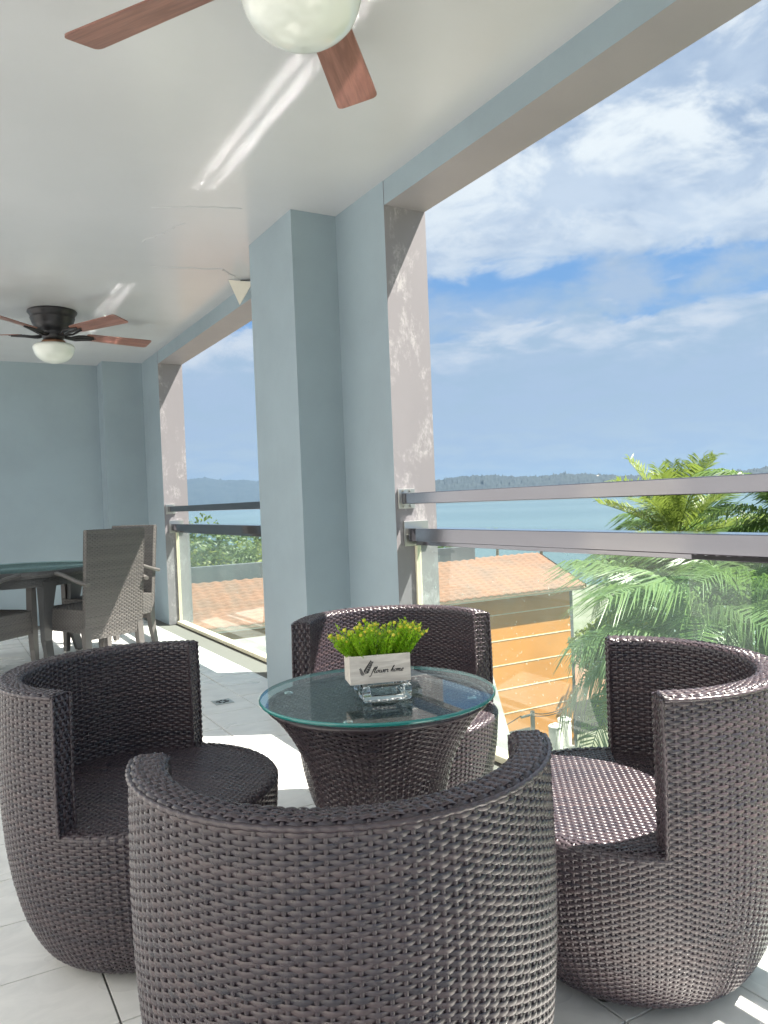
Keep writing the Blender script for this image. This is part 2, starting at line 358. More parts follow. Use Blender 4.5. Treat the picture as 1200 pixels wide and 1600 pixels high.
# near pillar: slab in line with the beam, box standing into the room
p1 = empty('pillar', ((X0 + X1) / 2, (YC + YC2) / 2, 0))
tag(p1, 'blue grey concrete pillar with stained mauve edge rising behind the far wicker chair', 'pillar')
def rel(o, par):
    o.parent = par; o.location = -Vector(par.location); return o
rel(prism('pillar_slab', [(X0, YR), (X1, YR), (X1, YS2), (X0, YS2)], 0, H, [M['wall'], M['reveal']], ext), p1)
rel(prism('pillar_box', [(XC, YC), (X0 + 0.02, YC), (X0 + 0.02, YC2), (XC, YC2)], 0, H, [M['wall']]), p1)
# end pillar
p2 = empty('pillar', ((X0 + X1) / 2, (YR2 + YE) / 2, 0))
tag(p2, 'narrow far corner pillar with flaking pale patches at the end of the balcony rail', 'pillar')
rel(prism('pillar_slab', [(X0, YR2), (X1, YR2), (X1, YW), (X0, YW)], 0, H, [M['wall'], M['reveal']], ext), p2)
rel(prism('pillar_box', [(XE, YE), (X0 + 0.02, YE), (X0 + 0.02, YW), (XE, YW)], 0, H, [M['wall']]), p2)
ew = box_obj('end_wall', (XL, YW, 0), (X1, YW + 0.2, H), M['wall']); tag(ew, 'pale blue grey end wall behind the wicker dining set', 'wall')
bmb = MB()
for lo, hi, mi in (((X0 + 0.003, YB, HB), (X1 - 0.003, YW, H), 0),):
    bmb.box(lo, hi, 0)
beam = bmb.build('ceiling_beam', [M['wall'], M['soffit'], M['reveal']], smooth=False)
for pl in beam.data.polygons:
    if pl.normal.z < -0.5: pl.material_index = 1
    elif pl.normal.x > 0.5: pl.material_index = 2
tag(beam, 'long blue grey beam along the ceiling edge above both openings', 'beam')
# unseen left side: tall white wall added to bounce sunlight into the room
lw = box_obj('added_bounce_wall', (XL - 0.2, YB, -0.25), (XL, YW + 0.4, 2.75), M['wwall']); tag(lw, 'white wall with two doors added out of view at left to bounce sunlight', 'wall')
for y in (0.2, 4.6):  # made-up doors dressing the added wall
    d = box_obj('door', (XL - 0.05, y, 0.0), (XL + 0.02, y + 0.95, 2.1), M['white'], lw)
    for a, b, z0, z1 in ((y - 0.07, y - 0.001, 0.0, 2.17), (y + 0.951, y + 1.02, 0.0, 2.17), (y - 0.0005, y + 0.9505, 2.101, 2.17)): box_obj('door_frame', (XL - 0.05, a, z0), (XL + 0.04, b, z1), M['white'], d)
    MB().tube([(XL + 0.02, y + 0.86, 1.0), (XL + 0.07, y + 0.86, 1.0), (XL + 0.07, y + 0.76, 1.0)], 0.010, 8).build('handle', M['steelmatt'], d)

# ------------------------------------------------------------------ glass balustrades
def balustrade(y0, y1, label, posts_at):
    root = empty('glass_balustrade', (2.0, (y0 + y1) / 2, 0)); tag(root, label, 'balustrade', 'glass and steel balustrades in the openings')
    def part(name, lo, hi, m_, bev=0.0, par=root):
        o = box_obj(name, lo, hi, m_, None, bev); o.parent = par; o.location = -Vector(root.location) if par is root else Vector((0, 0, 0)); return o
    tr = part('top_rail', (1.903, y0 + 0.012, 1.066), (1.953, y1 - 0.012, 1.117), M['steel'], 0.003)
    lr = part('lower_rail', (1.925, y0 + 0.02, 0.890), (2.020, y1 - 0.02, 0.952), M['steel'], 0.003)
    lp = part('rail_lip', (1.960, y0 + 0.03, 0.872), (2.012, y1 - 0.03, 0.8895), M['steel'], 0.001)
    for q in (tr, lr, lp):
        q.data.materials.append(M['dim_film'])
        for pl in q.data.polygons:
            if pl.normal.x < -0.8 or pl.normal.z < -0.8: pl.material_index = 1  # front and under faces get the darkened copy, tops stay bright
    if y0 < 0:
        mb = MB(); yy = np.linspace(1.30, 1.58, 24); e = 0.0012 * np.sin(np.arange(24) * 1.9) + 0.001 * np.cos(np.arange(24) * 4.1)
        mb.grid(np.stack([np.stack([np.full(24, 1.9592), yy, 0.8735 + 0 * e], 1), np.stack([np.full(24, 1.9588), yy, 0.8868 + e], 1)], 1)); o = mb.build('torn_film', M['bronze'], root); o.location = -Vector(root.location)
    part('glass_pane', (1.976, y0 + 0.016, 0.032), (1.988, y1 - 0.016, 0.8715), M['pane'])
    part('sill', (1.945, y0 + 0.004, 0.0), (2.02, y1 - 0.004, 0.030), M['sill'], 0.006)
    for yy in posts_at:
        s = 1 if yy == y0 else -1; ya, yb = sorted((yy + s * 0.0015, yy + s * 0.011))
        br = part('rail_bracket', (1.885, ya, 1.045), (1.975, yb, 1.138), M['steelmatt'], 0.002)
        for bx in (1.912, 1.948):
            for bz in (1.055, 1.127):
                c = MB().tube([(bx, yy + s * 0.008, bz), (bx, yy + s * 0.022, bz)], 0.006, 8).build('bolt', M['steelmatt'], br); 
        part('rail_bracket', (1.910, ya, 0.868), (2.045, yb, 0.985), M['steelmatt'], 0.002)
        lo, hi = sorted((yy + s * 0.0015, yy + s * 0.015)); part('edge_seal', (1.968, lo, 0.030), (1.996, hi, 0.868), M['sill'], 0.002)
    return root
balustrade(-1.6, YR, 'large glass balustrade with two steel rails right of the pillar', [YR])
balustrade(YS2, YR2, 'smaller far glass balustrade with cream sill left of the pillar', [YR2, YS2])

# ------------------------------------------------------------------ weaving
def shape(x): return np.sign(x) * np.abs(x) ** 0.75
def weft_rows(mb, ring, u, rows, amp, w_, drop=0.0010, tone_lo=0.0):
    """rows: list of (r, z, nr, nz, parity, closed). ring(u) -> cos, sin. Weft strips passing over and under the stakes."""
    m4 = np.array([-0.5, -0.30, 0.30, 0.5]); d4 = np.array([-drop, 0, 0, -drop])
    for (r, z, nr, nz, par, cs, sn, uu, closed) in rows:
        off = amp * shape(np.cos(PI * (uu + par)))
        ww = w_ * (1 + rng.normal(0, 0.03))
        tr, tz = -nz, nr
        rr = r + (off + rng.normal(0, 0.00025))[:, None] * nr + (m4 * ww * tr + d4 * nr)[None, :]
        zz = z + off[:, None] * nz + (m4 * ww * tz + d4 * nz)[None, :] + np.interp(uu, np.linspace(uu[0], uu[-1], 9), rng.normal(0, 0.0004, 9) * (0 if closed else 1))[:, None]
        P = np.stack([rr * cs[:, None], rr * sn[:, None], zz], -1)
        mb.grid(P, float(np.clip(rng.normal(0.5, 0.25), 0, 1)), closed_u=closed)
def weave_rev(mb, path, phi0, phi1, nst, closed, amp, w_, ss=4, par0=0):
    """woven surface of revolution; path rows are (r, z, nr, nz)"""
    k = nst * ss
    uu = np.arange(k + (0 if closed else 1)) / ss
    ph = phi0 + (phi1 - phi0) * uu / nst; cs, sn = np.cos(ph), np.sin(ph)
    weft_rows(mb, None, None, [(r, z, nr, nz, (j + par0) % 2, cs, sn, uu, closed) for j, (r, z, nr, nz) in enumerate(path)], amp, w_)
    # stakes
    P = np.asarray(path, float); J = np.arange(len(P))
    for i in range(nst + (0 if closed else 1)):
        a = phi0 + (phi1 - phi0) * i / nst; c, s = math.cos(a), math.sin(a)
        off = -0.40 * amp * (1 - 2 * ((i + J + par0) % 2)); hw = 0.0033
        cen = np.stack([(P[:, 0] + off * P[:, 2]) * c, (P[:, 0] + off * P[:, 2]) * s, P[:, 1] + off * P[:, 3]], 1)
        nrm = np.stack([P[:, 2] * c, P[:, 2] * s, P[:, 3]], 1); tan = np.array([-s, c, 0.0])
        mb.grid(np.stack([cen - tan * hw - nrm * 0.002, cen - tan * hw * 0.6 + nrm * 0.0006, cen + tan * hw * 0.6 + nrm * 0.0006, cen + tan * hw - nrm * 0.002], 1), 0.45)
def weave_flat(mb, O, A, B, N, la, lb, pa, pb, amp, clip=None, ss=4, tone=None, w_=1.06):
    """flat weave: weft along A (length la, stakes every pa), rows along B every pb"""
    O, A, B, N = (np.asarray(x, float) for x in (O, A, B, N)); nr = max(2, int(round(lb / pb))); pb = lb / nr; ns = max(2, int(round(la / pa))); pa = la / ns
    m4 = np.array([-0.5, -0.30, 0.30, 0.5]); d4 = np.array([-0.0015, 0, 0, -0.0015])
    for j in range(nr):
        v = (j + 0.5) * pb; lo, hi = (0, la) if clip is None else clip(v)
        if hi - lo < pa * 0.5: continue
        uu = np.unique(np.concatenate([[lo], np.arange(math.ceil(lo / pa * ss), math.floor(hi / pa * ss) + 1) * pa / ss, [hi]]))
        off = amp * shape(np.cos(PI * (uu / pa + j)))
        P = O + uu[:, None, None] * A + (v + m4 * pb * w_)[None, :, None] * B + (off[:, None] + d4[None, :])[:, :, None] * N
        mb.grid(P, float(np.clip(rng.normal(0.5, 0.25), 0, 1)))
    for i in range(ns + 1):
        u = i * pa; vs = (np.arange(nr) + 0.5) * pb
        if clip is not None: vs = vs[[clip(v)[0] <= u <= clip(v)[1] for v in vs]]
        if len(vs) < 2: continue
        off = -0.45 * amp * (1 - 2 * ((i + np.round(vs / pb - 0.5).astype(int)) % 2)); hw = 0.0024
        cen = O + u * A + vs[:, None] * B + off[:, None] * N
        mb.grid(np.stack([cen - A * hw - N * 0.002, cen - A * hw * 0.6 + N * 0.0006, cen + A * hw * 0.6 + N * 0.0006, cen + A * hw - N * 0.002], 1), 0.45)
def resample(pts, pitch):
    p = np.asarray(pts, float); d = np.concatenate([[0], np.cumsum(np.linalg.norm(np.diff(p, axis=0), axis=1))])
    n = int(round(d[-1] / pitch)); s = (np.arange(n) + 0.5) * d[-1] / n
    q = np.stack([np.interp(s, d, p[:, i]) for i in (0, 1)], 1)
    e = d[-1] / n * 0.5; a = np.stack([np.interp(np.clip(s - e, 0, d[-1]), d, p[:, i]) for i in (0, 1)], 1); b = np.stack([np.interp(np.clip(s + e, 0, d[-1]), d, p[:, i]) for i in (0, 1)], 1)
    t = b - a; t /= np.linalg.norm(t, axis=1)[:, None]
    return [(q[i, 0], q[i, 1], t[i, 1], -t[i, 0]) for i in range(n)]
def spline(pts, n=80):
    p = np.asarray(pts, float); t = np.linspace(0, 1, len(p)); s = np.linspace(0, 1, n); out = np.zeros((n, p.shape[1]))
    for i, x in enumerate(s):
        k = min(int(x * (len(p) - 1)), len(p) - 2); f = x * (len(p) - 1) - k
        a, b, c, d = p[max(k - 1, 0)], p[k], p[k + 1], p[min(k + 2, len(p) - 1)]
        out[i] = 0.5 * (2 * b + (c - a) * f + (2 * a - 5 * b + 4 * c - d) * f * f + (3 * b - a - 3 * c + d) * f ** 3)
    return out

# ------------------------------------------------------------------ barrel chair (faces +X, wall centred on -X)
CH, CS, CTH = 0.690, 0.374, 0.056
NST = 114; NW = 55; AL = NW * PI / NST
prof_o = spline([(0.232, 0.022), (0.262, 0.050), (0.292, 0.11), (0.314, 0.19), (0.329, 0.28), (0.337, 0.39), (0.339, 0.52), (0.336, 0.66)], 120)
def make_barrel():
    root = empty('wicker_tub_chair')
    pitch = 0.0069
    below = [q for q in prof_o if q[1] <= CS - 0.004]; above = [q for q in prof_o if q[1] > CS - 0.004]
    rt = 0.3355; rc = 0.014
    arc1 = [(rt - rc + rc * math.cos(a), CH - rc + rc * math.sin(a)) for a in np.linspace(0, PI / 2, 6)]
    ri = rt - CTH
    arc2 = [(ri + rc - rc * math.sin(a), CH - rc + rc * math.cos(a)) for a in np.linspace(0, PI / 2, 6)]
    up = above[:]; up = [q for q in up if q[1] < CH - rc - 0.004] + arc1
    mb = MB()
    whole = resample(list(below) + up, pitch); nl = sum(1 for q in whole if q[1] < CS - 0.002)
    weave_rev(mb, whole[:nl], PI - AL, PI - AL + 2 * PI, NST, True, 0.0021, pitch * 1.15)
    weave_rev(mb, whole[nl - 1:], PI - AL, PI + AL, NW, False, 0.0021, pitch * 1.15, par0=nl - 1)
    tag(mb.build('outer_weave', M['rattan'], root), kind='stuff')
    mb = MB(); weave_rev(mb, resample([(rt - rc + 0.004, CH), (ri + rc - 0.004, CH)], 0.0064), PI - AL, PI + AL, NW, False, 0.0017, 0.0067); 
    tag(mb.build('top_rim', M['rattan'], root), kind='stuff')
    mb = MB(); inner = arc2 + [(r_ - CTH, z_) for r_, z_ in up[::-1] if z_ < CH - rc - 0.004]
    weave_rev(mb, resample(inner, pitch), PI - AL, PI + AL, NW, False, 0.0021, pitch * 1.04)
    tag(mb.build('inner_weave', M['rattan'], root), kind='stuff')
    # seat: rolled edge in front, flat weave inside
    mb = MB(); re_ = 0.337; rr = 0.018
    roll = [(re_ - rr + rr * math.cos(a), CS - 0.004 + rr * 0.8 * math.sin(a)) for a in np.linspace(0, PI / 2, 6)] + [(re_ - 0.032, CS + 0.0105)]
    weave_rev(mb, resample(roll, 0.0068), -(PI - AL), PI - AL, NST - NW, False, 0.0021, 0.0071)
    Rs = re_ - 0.026
    clip = lambda v: (Rs - math.sqrt(max(0, Rs ** 2 - (v - Rs) ** 2)), Rs + math.sqrt(max(0, Rs ** 2 - (v - Rs) ** 2)))
    weave_flat(mb, (-Rs, -Rs, CS + 0.009), (1, 0, 0), (0, 1, 0), (0, 0, 1), 2 * Rs, 2 * Rs, 0.0150, 0.0080, 0.0013, clip, w_=1.10)
    tag(mb.build('seat_weave', M['rattan'], root), kind='stuff')
    # ends of the arms
    for sg in (-1, 1):
        a = PI + sg * AL; er = np.array([math.cos(a), math.sin(a), 0]); nn = np.array([-math.sin(a), math.cos(a), 0]) * sg
        mb = MB(); zs = CS + 0.006
        weave_flat(mb, er * (ri + 0.003) + np.array([0, 0, zs]) + nn * 0.004, (0, 0, 1), er, nn, CH - 0.004 - zs, CTH - 0.004, 0.0145, 0.0088, 0.0022)
        tag(mb.build('arm_end', M['rattan'], root), kind='stuff')
        mb = MB()
        for r_, o_ in ((ri + 0.002, 0.0045), (rt + 0.0005, 0.0045)):
            zz = np.linspace(zs - 0.002, CH - 0.006, 90); wv = 0.0014 * np.sin(np.arange(90) * PI / 2.2)
            rr_ = np.array([np.interp(z_, [q[1] for q in prof_o], [q[0] for q in prof_o]) for z_ in zz]) - (CTH if r_ < 0.3 else 0)
            mb.tube(er * rr_[:, None] + np.array([0, 0, 1]) * zz[:, None] + nn * (o_ + wv)[:, None], 0.0042, 6, tone=0.55)
        mb.build('edge_binding', M['rattan'], root)
    mb = MB(); th = np.linspace(PI - AL, PI + AL, 200)
    wv = 0.0012 * np.sin(np.arange(200) * PI / 2.05)
    mb.tube(np.stack([(rt + 0.0005 + wv) * np.cos(th), (rt + 0.0005 + wv) * np.sin(th), np.full(200, CH - 0.008)], 1), 0.0046, 6, tone=0.6)
    mb.build('rim_binding', M['rattan'], root)
    MB().lathe([(0.0, 0.024), (0.228, 0.024), (0.236, 0.030)], 40).build('base_plate', M['black'], root)
    for k in range(4):
        a = PI / 4 + k * PI / 2 + 0.3
        MB().lathe([(0.0, 0.0), (0.018, 0.0), (0.020, 0.004), (0.020, 0.024)], 14, c=(0.19 * math.cos(a), 0.19 * math.sin(a), 0)).build('foot', M['black'], root)
    return root
chair = make_barrel()
spots = [(0.567, 1.161, 1.125, 'dark brown wicker tub chair in the foreground with its rounded back to the viewer'),
         (0.443, 2.064, -0.757, 'dark brown wicker tub chair left of the glass table with its seat facing right'),
         (1.372, 1.307, 2.497, 'dark brown wicker tub chair beside the glass balustrade at right with sunlit seat'),
         (1.316, 2.266, -1.940, 'dark brown wicker tub chair behind the glass table and flower box')]
for i, (x, y, a, lab) in enumerate(spots):
    o = chair if i == 0 else copy_tree(chair)
    o.location = (x, y, 0); o.rotation_euler = (0, 0, a); tag(o, lab, 'chair', 'wicker tub chairs around the glass table')

# ------------------------------------------------------------------ glass topped wicker table
GT = 0.617
tbl = empty('wicker_table', (0.926, 1.686, 0)); tag(tbl, 'round glass topped table with flared dark wicker base between the four tub chairs', 'table')
tp = spline([(0.205, 0.012), (0.180, 0.09), (0.160, 0.20), (0.156, 0.31), (0.166, 0.40), (0.188, 0.47), (0.222, 0.535), (0.266, 0.594)], 120)
mb = MB(); weave_rev(mb, resample(tp, 0.0076), 0, 2 * PI, 74, True, 0.0021, 0.0079)
th = np.linspace(0, 2 * PI, 160); tag(mb.build('base_weave', M['rattan'], tbl), kind='stuff')
mb = MB(); Rw = 0.262; clip = lambda v: (Rw - math.sqrt(max(0, Rw ** 2 - (v - Rw) ** 2)), Rw + math.sqrt(max(0, Rw ** 2 - (v - Rw) ** 2)))
weave_flat(mb, (-Rw, -Rw, 0.592), (1, 0, 0), (0, 1, 0), (0, 0, 1), 2 * Rw, 2 * Rw, 0.0150, 0.0080, 0.0013, clip, w_=1.10)
tag(mb.build('top_weave', M['rattan'], tbl), kind='stuff')
MB().tube(np.stack([0.268 * np.cos(th), 0.268 * np.sin(th), np.full(160, 0.596)], 1), 0.006, 6, cap=False).build('rim_binding', M['rattan'], tbl)
for k in range(4):
    a = PI / 4 + k * PI / 2; MB().lathe([(0, 0.5965), (0.011, 0.5965), (0.011, 0.6075), (0, 0.6075)], 12, c=(0.235 * math.cos(a), 0.235 * math.sin(a), 0)).build('rubber_pad', M['clear'], tbl)
g = MB(); Rg = 0.289
g.lathe([(0, GT), (Rg - 0.003, GT)], 96, mi=0); g.lathe([(Rg - 0.003, GT - 0.009), (0, GT - 0.009)], 96, mi=0)
g.lathe([(Rg - 0.003, GT - 0.009), (Rg, GT - 0.007), (Rg, GT - 0.002), (Rg - 0.003, GT)], 96, mi=1)
g.build('glass_top', [M['tglass'], M['edge']], tbl)

# ------------------------------------------------------------------ ashtray and flower box on the table
AT = math.radians(-17)
asht = empty('glass_ashtray', (0.908, 1.628, GT + 0.0005), AT); tag(asht, 'thick clear square glass ashtray under the flower box', 'ashtray')
mb = MB(); s_ = 0.058
def ringsq(h, z, k=1.0): return [(-h, -h, z), (h, -h, z), (h, h, z), (-h, h, z)]
rings = [ringsq(0.001, 0), ringsq(s_ * 0.92, 0), ringsq(s_, 0.006), ringsq(s_, 0.035), ringsq(s_ * 0.94, 0.0385), ringsq(s_ * 0.72, 0.0385), ringsq(s_ * 0.62, 0.011), ringsq(0.001, 0.010)]
mb.grid(np.array(rings), closed_v=True); mb.build('glass_dish', M['clear'], asht, smooth=False, bevel=0.002)
box = empty('flower_box', (0.900, 1.634, GT + 0.0395), AT); tag(box, 'small whitewashed wooden flower box lettered flower home with yellow green artificial plants', 'planter')
bw, bd, bh, bt = 0.146, 0.072, 0.066, 0.006
box_obj('front_board', (-bw / 2, -bd / 2, 0), (bw / 2, -bd / 2 + bt, bh), M['planter'], box, 0.0007)
box_obj('back_board', (-bw / 2, bd / 2 - bt, 0), (bw / 2, bd / 2, bh), M['planter'], box, 0.0007)
for sx in (-1, 1):
    a, b = sorted((sx * (bw / 2 - 0.0003), sx * (bw / 2 - bt))); box_obj('side_board', (a, -bd / 2 + bt + 0.0002, 0.0003), (b, bd / 2 - bt - 0.0002, bh - 0.0004), M['planter'], box)
box_obj('soil', (-bw / 2 + bt + 0.0005, -bd / 2 + bt + 0.0005, 0.002), (bw / 2 - bt - 0.0005, bd / 2 - bt - 0.0005, bh - 0.014), M['soil'], box)
# script lettering drawn as pen strokes on the front board
GLY = {
 'f': [[(0.0, -0.45), (0.1, -0.55), (0.25, -0.4), (0.38, 0.2), (0.52, 0.85), (0.68, 1.05), (0.72, 0.92), (0.6, 0.6), (0.42, 0.35), (0.7, 0.3)]],
 'l': [[(0.0, 0.2), (0.2, 0.45), (0.42, 0.9), (0.42, 1.08), (0.3, 0.95), (0.18, 0.4), (0.16, 0.08), (0.28, 0.0), (0.45, 0.15)]],
 'o': [[(0.35, 0.5), (0.12, 0.4), (0.06, 0.15), (0.18, 0.0), (0.36, 0.1), (0.42, 0.35), (0.33, 0.5), (0.38, 0.42), (0.6, 0.45)]],
 'w': [[(0.0, 0.42), (0.12, 0.48), (0.1, 0.15), (0.2, 0.0), (0.38, 0.15), (0.42, 0.45), (0.42, 0.12), (0.55, 0.0), (0.72, 0.2), (0.72, 0.48), (0.85, 0.42)]],
 'e': [[(0.0, 0.15), (0.25, 0.25), (0.35, 0.4), (0.25, 0.5), (0.1, 0.35), (0.08, 0.12), (0.2, 0.0), (0.45, 0.15)]],
 'r': [[(0.0, 0.3), (0.14, 0.52), (0.2, 0.42), (0.32, 0.42), (0.26, 0.12), (0.34, 0.0), (0.5, 0.12)]],
 'h': [[(0.0, 0.2), (0.22, 0.5), (0.45, 0.95), (0.42, 1.08), (0.28, 0.85), (0.16, 0.3), (0.08, 0.0)], [(0.12, 0.15), (0.3, 0.45), (0.42, 0.45), (0.4, 0.2), (0.44, 0.0), (0.62, 0.12)]],
 'm': [[(0.0, 0.4), (0.1, 0.5), (0.06, 0.0)], [(0.08, 0.2), (0.26, 0.48), (0.34, 0.42), (0.3, 0.0)], [(0.32, 0.2), (0.5, 0.48), (0.58, 0.42), (0.55, 0.1), (0.62, 0.0), (0.78, 0.12)]],
}
ADV = {'f': 0.62, 'l': 0.42, 'o': 0.52, 'w': 0.80, 'e': 0.42, 'r': 0.48, 'h': 0.58, 'm': 0.76, ' ': 0.34}
def pen(mb, pts, w_, x0, z0, sc, shear=0.28):
    p = spline([(x0 + sc * (a + shear * b), z0 + sc * b) for a, b in pts], 8 * len(pts))
    d = np.gradient(p, axis=0); d /= np.linalg.norm(d, axis=1)[:, None] + 1e-9
    ww = w_ * (0.35 + 0.65 * np.abs(d[:, 1]) ** 1.2) * np.clip(np.minimum(np.arange(len(p)), np.arange(len(p))[::-1]) / 3.0, 0.25, 1)
    n = np.stack([-d[:, 1], d[:, 0]], 1) * ww[:, None]
    y = -bd / 2 - 0.0006
    mb.grid(np.stack([np.stack([p[:, 0] - n[:, 0], np.full(len(p), y), p[:, 1] - n[:, 1]], 1), np.stack([p[:, 0] + n[:, 0], np.full(len(p), y), p[:, 1] + n[:, 1]], 1)], 1))
mb = MB(); sc = 0.0136; x = -0.0255
for ch in 'flower home':
    if ch != ' ':
        for st in GLY[ch]: pen(mb, st, 0.00095, x, 0.0245, sc)
    x += ADV[ch] * sc
mb.build('lettering', M['ink'], box, smooth=False)
mb = MB()
def sprig(ax, az, bx, bz, n, ll, lw):
    y = -bd / 2 - 0.0006; d = np.array([bx - ax, bz - az]); L = np.linalg.norm(d); d /= L; pn = np.array([-d[1], d[0]])
    for k in range(n):
        f = 0.15 + 0.85 * k / (n - 1); c = np.array([ax, az]) + d * L * f
        for sg in (-1, 1):
            dd = d * 0.75 + pn * sg * 0.65; q = np.array([-dd[1], dd[0]]); l_ = ll * (1 - 0.45 * f)
            V = [c, c + dd * l_ * 0.5 + q * lw, c + dd * l_, c + dd * l_ * 0.5 - q * lw]
            mb.quads([(v[0], y, v[1]) for v in V], [(0, 1, 2, 3)])
    mb.quads([(ax - pn[0] * 3e-4, y, az - pn[1] * 3e-4), (ax + pn[0] * 3e-4, y, az + pn[1] * 3e-4), (bx + pn[0] * 3e-4, y, bz + pn[1] * 3e-4), (bx - pn[0] * 3e-4, y, bz - pn[1] * 3e-4)], [(0, 1, 2, 3)])
sprig(-0.040, 0.021, -0.022, 0.049, 7, 0.0125, 0.0018); sprig(-0.041, 0.019, -0.048, 0.035, 5, 0.0075, 0.0012)
mb.build('leaf_emblem', M['ink'], box, smooth=False)
# artificial plant: stems with needle leaves, yellow buds on the tips
stems = MB(); buds = MB()
for k in range(150):
    x = random.uniform(-bw / 2 + 0.008, bw / 2 - 0.008); y = random.uniform(-bd / 2 + 0.010, bd / 2 - 0.010)
    lean = np.array([x / bw * 1.5 + random.gauss(0, 0.16), y / bd * 0.55 + random.gauss(0, 0.22), 1.0]); lean /= np.linalg.norm(lean)
    L = random.uniform(0.048, 0.088) * (1.10 if x > 0.03 or random.random() < 0.2 else 1.0)
    p0 = np.array([x, y, bh - 0.018]); s = np.linspace(0, 1, 5); bend = np.array([random.gauss(0, 0.008), random.gauss(0, 0.008), 0])
    pts = p0 + lean * L * s[:, None] + bend * (s ** 2)[:, None]
    stems.tube(pts, 0.0007, 4, tone=0.2)
    tall = L > 0.064
    for f in np.linspace(0.22, 1.0, 13):
        c = p0 + lean * L * f + bend * f * f
        for q in range(3):
            a = random.uniform(0, 2 * PI); d = np.array([math.cos(a), math.sin(a), random.uniform(0.5, 1.3)]); d /= np.linalg.norm(d)
            s_d = np.cross(d, (0, 0, 1)); s_d /= np.linalg.norm(s_d); ll = random.uniform(0.010, 0.018) * (1.1 - 0.35 * f); lw = 0.0017
            stems.quads([c, c + d * ll * 0.5 + s_d * lw, c + d * ll, c + d * ll * 0.5 - s_d * lw], [(0, 1, 2, 3)], tone=float(np.clip(0.15 + 0.75 * f + random.gauss(0, 0.12), 0, 1)))
    if tall and random.random() < 0.7:
        c = p0 + lean * L + bend; r = random.uniform(0.003, 0.0052)
        buds.lathe([(0, -r), (r * 0.8, -r * 0.5), (r, 0.1 * r), (r * 0.7, 0.7 * r), (0, r)], 7, tone=random.random(), c=c)
stems.build('foliage', M['plant'], box)['kind'] = 'stuff'
buds.build('buds', M['bud'], box)['kind'] = 'stuff'

# ------------------------------------------------------------------ ceiling fans
def make_fan():
    root = empty('ceiling_fan')
    MB().lathe([(0.0, 0.0), (0.166, 0.0), (0.172, -0.006), (0.172, -0.016), (0.158, -0.030), (0.152, -0.050), (0.156, -0.056), (0.152, -0.062), (0.142, -0.094), (0.132, -0.108), (0.134, -0.114), (0.110, -0.136), (0.078, -0.152), (0.074, -0.160), (0.078, -0.170), (0.078, -0.196), (0.070, -0.204), (0.066, -0.214), (0.0, -0.214)], 40).build('motor_housing', M['bronze'], root)
    MB().lathe([(0.062, -0.214), (0.082, -0.218), (0.084, -0.244), (0.070, -0.250)], 32).build('light_fitter', M['brass'], root)
    gl = spline([(0.085, -0.238), (0.122, -0.243), (0.143, -0.258), (0.143, -0.284), (0.124, -0.330), (0.080, -0.366), (0.028, -0.381), (0.0005, -0.383)], 40)
    MB().lathe(gl, 48).build('glass_globe', M['globe'], root)
    MB().tube([(0.09, 0.03, -0.212), (0.10, 0.03, -0.235), (0.095, 0.03, -0.275)], 0.0018, 6).build('pull_chain', M['brass'], root)
    for k in range(5):
        a = 2 * PI * k / 5; c, s = math.cos(a), math.sin(a); pt = -0.21
        def tf(u, v, z):   # along, across, up
            return (u * c - v * s, u * s + v * c, z)
        nb = 26; outl = []
        r0, r1, w0, w1, rc = 0.235, 0.735, 0.055, 0.068, 0.020
        for cx_, cy_, a0, rr in ((r1 - rc, -(w1 - rc), -PI / 2, rc), (r1 - rc, (w1 - rc), 0, rc), (r0 + rc, w0 - rc, PI / 2, rc), (r0 + rc, -(w0 - rc), PI, rc)):
            for q in range(5): outl.append((cx_ + rr * math.cos(a0 + q * PI / 8), cy_ + rr * math.sin(a0 + q * PI / 8)))
        zb = -0.168; me = bpy.data.meshes.new('blade'); bm = bmesh.new()
        vs = [bm.verts.new((u, v * math.cos(pt), v * math.sin(pt))) for u, v in outl]; f_ = bm.faces.new(vs)
        ex = bmesh.ops.extrude_face_region(bm, geom=[f_]); bmesh.ops.translate(bm, verts=[g_ for g_ in ex['geom'] if isinstance(g_, bmesh.types.BMVert)], vec=(0, 0, 0.006))
        bmesh.ops.recalc_face_normals(bm, faces=bm.faces); bm.to_mesh(me); bm.free(); me.materials.append(M['blade'])
        o = link('blade', me, root); o.location = (0, 0, zb); o.rotation_euler = (0, 0, a)
        ir = MB()
        for sg in (-1, 1):
            ir.tube([tf(0.070, 0.010 * sg, -0.180), tf(0.12, 0.022 * sg, -0.186), tf(0.17, 0.040 * sg, -0.180 + 0.04 * sg * pt), tf(0.215, 0.034 * sg, -0.174 + 0.034 * sg * pt), tf(0.29, 0.020 * sg, -0.173 + 0.02 * sg * pt)], [0.010, 0.009, 0.008, 0.009, 0.006], 8)
        ir.tube([tf(0.07, 0, -0.184), tf(0.13, 0, -0.190), tf(0.20, 0, -0.178), tf(0.30, 0, -0.174)], [0.010, 0.008, 0.010, 0.006], 8)
        for u, v in ((0.27, -0.018), (0.27, 0.018), (0.31, 0)): ir.lathe([(0, -0.004), (0.006, -0.003), (0.007, 0.0)], 8, c=tf(u, v, -0.1695 + v * pt))
        ir.build('blade_iron', M['bronze'], root)
    return root
fan = make_fan(); fan.location = (0.815, 1.725, H); fan.rotation_euler = (0, 0, math.radians(51))
tag(fan, 'nearest ceiling fan with frosted globe cut off by the top of the picture', 'ceiling fan', 'ceiling fans')
fan2 = copy_tree(fan); fan2.location = (0.811, 6.19, H); fan2.rotation_euler = (0, 0, math.radians(11))
tag(fan2, 'far ceiling fan with dark bronze motor above the dining set', 'ceiling fan', 'ceiling fans')

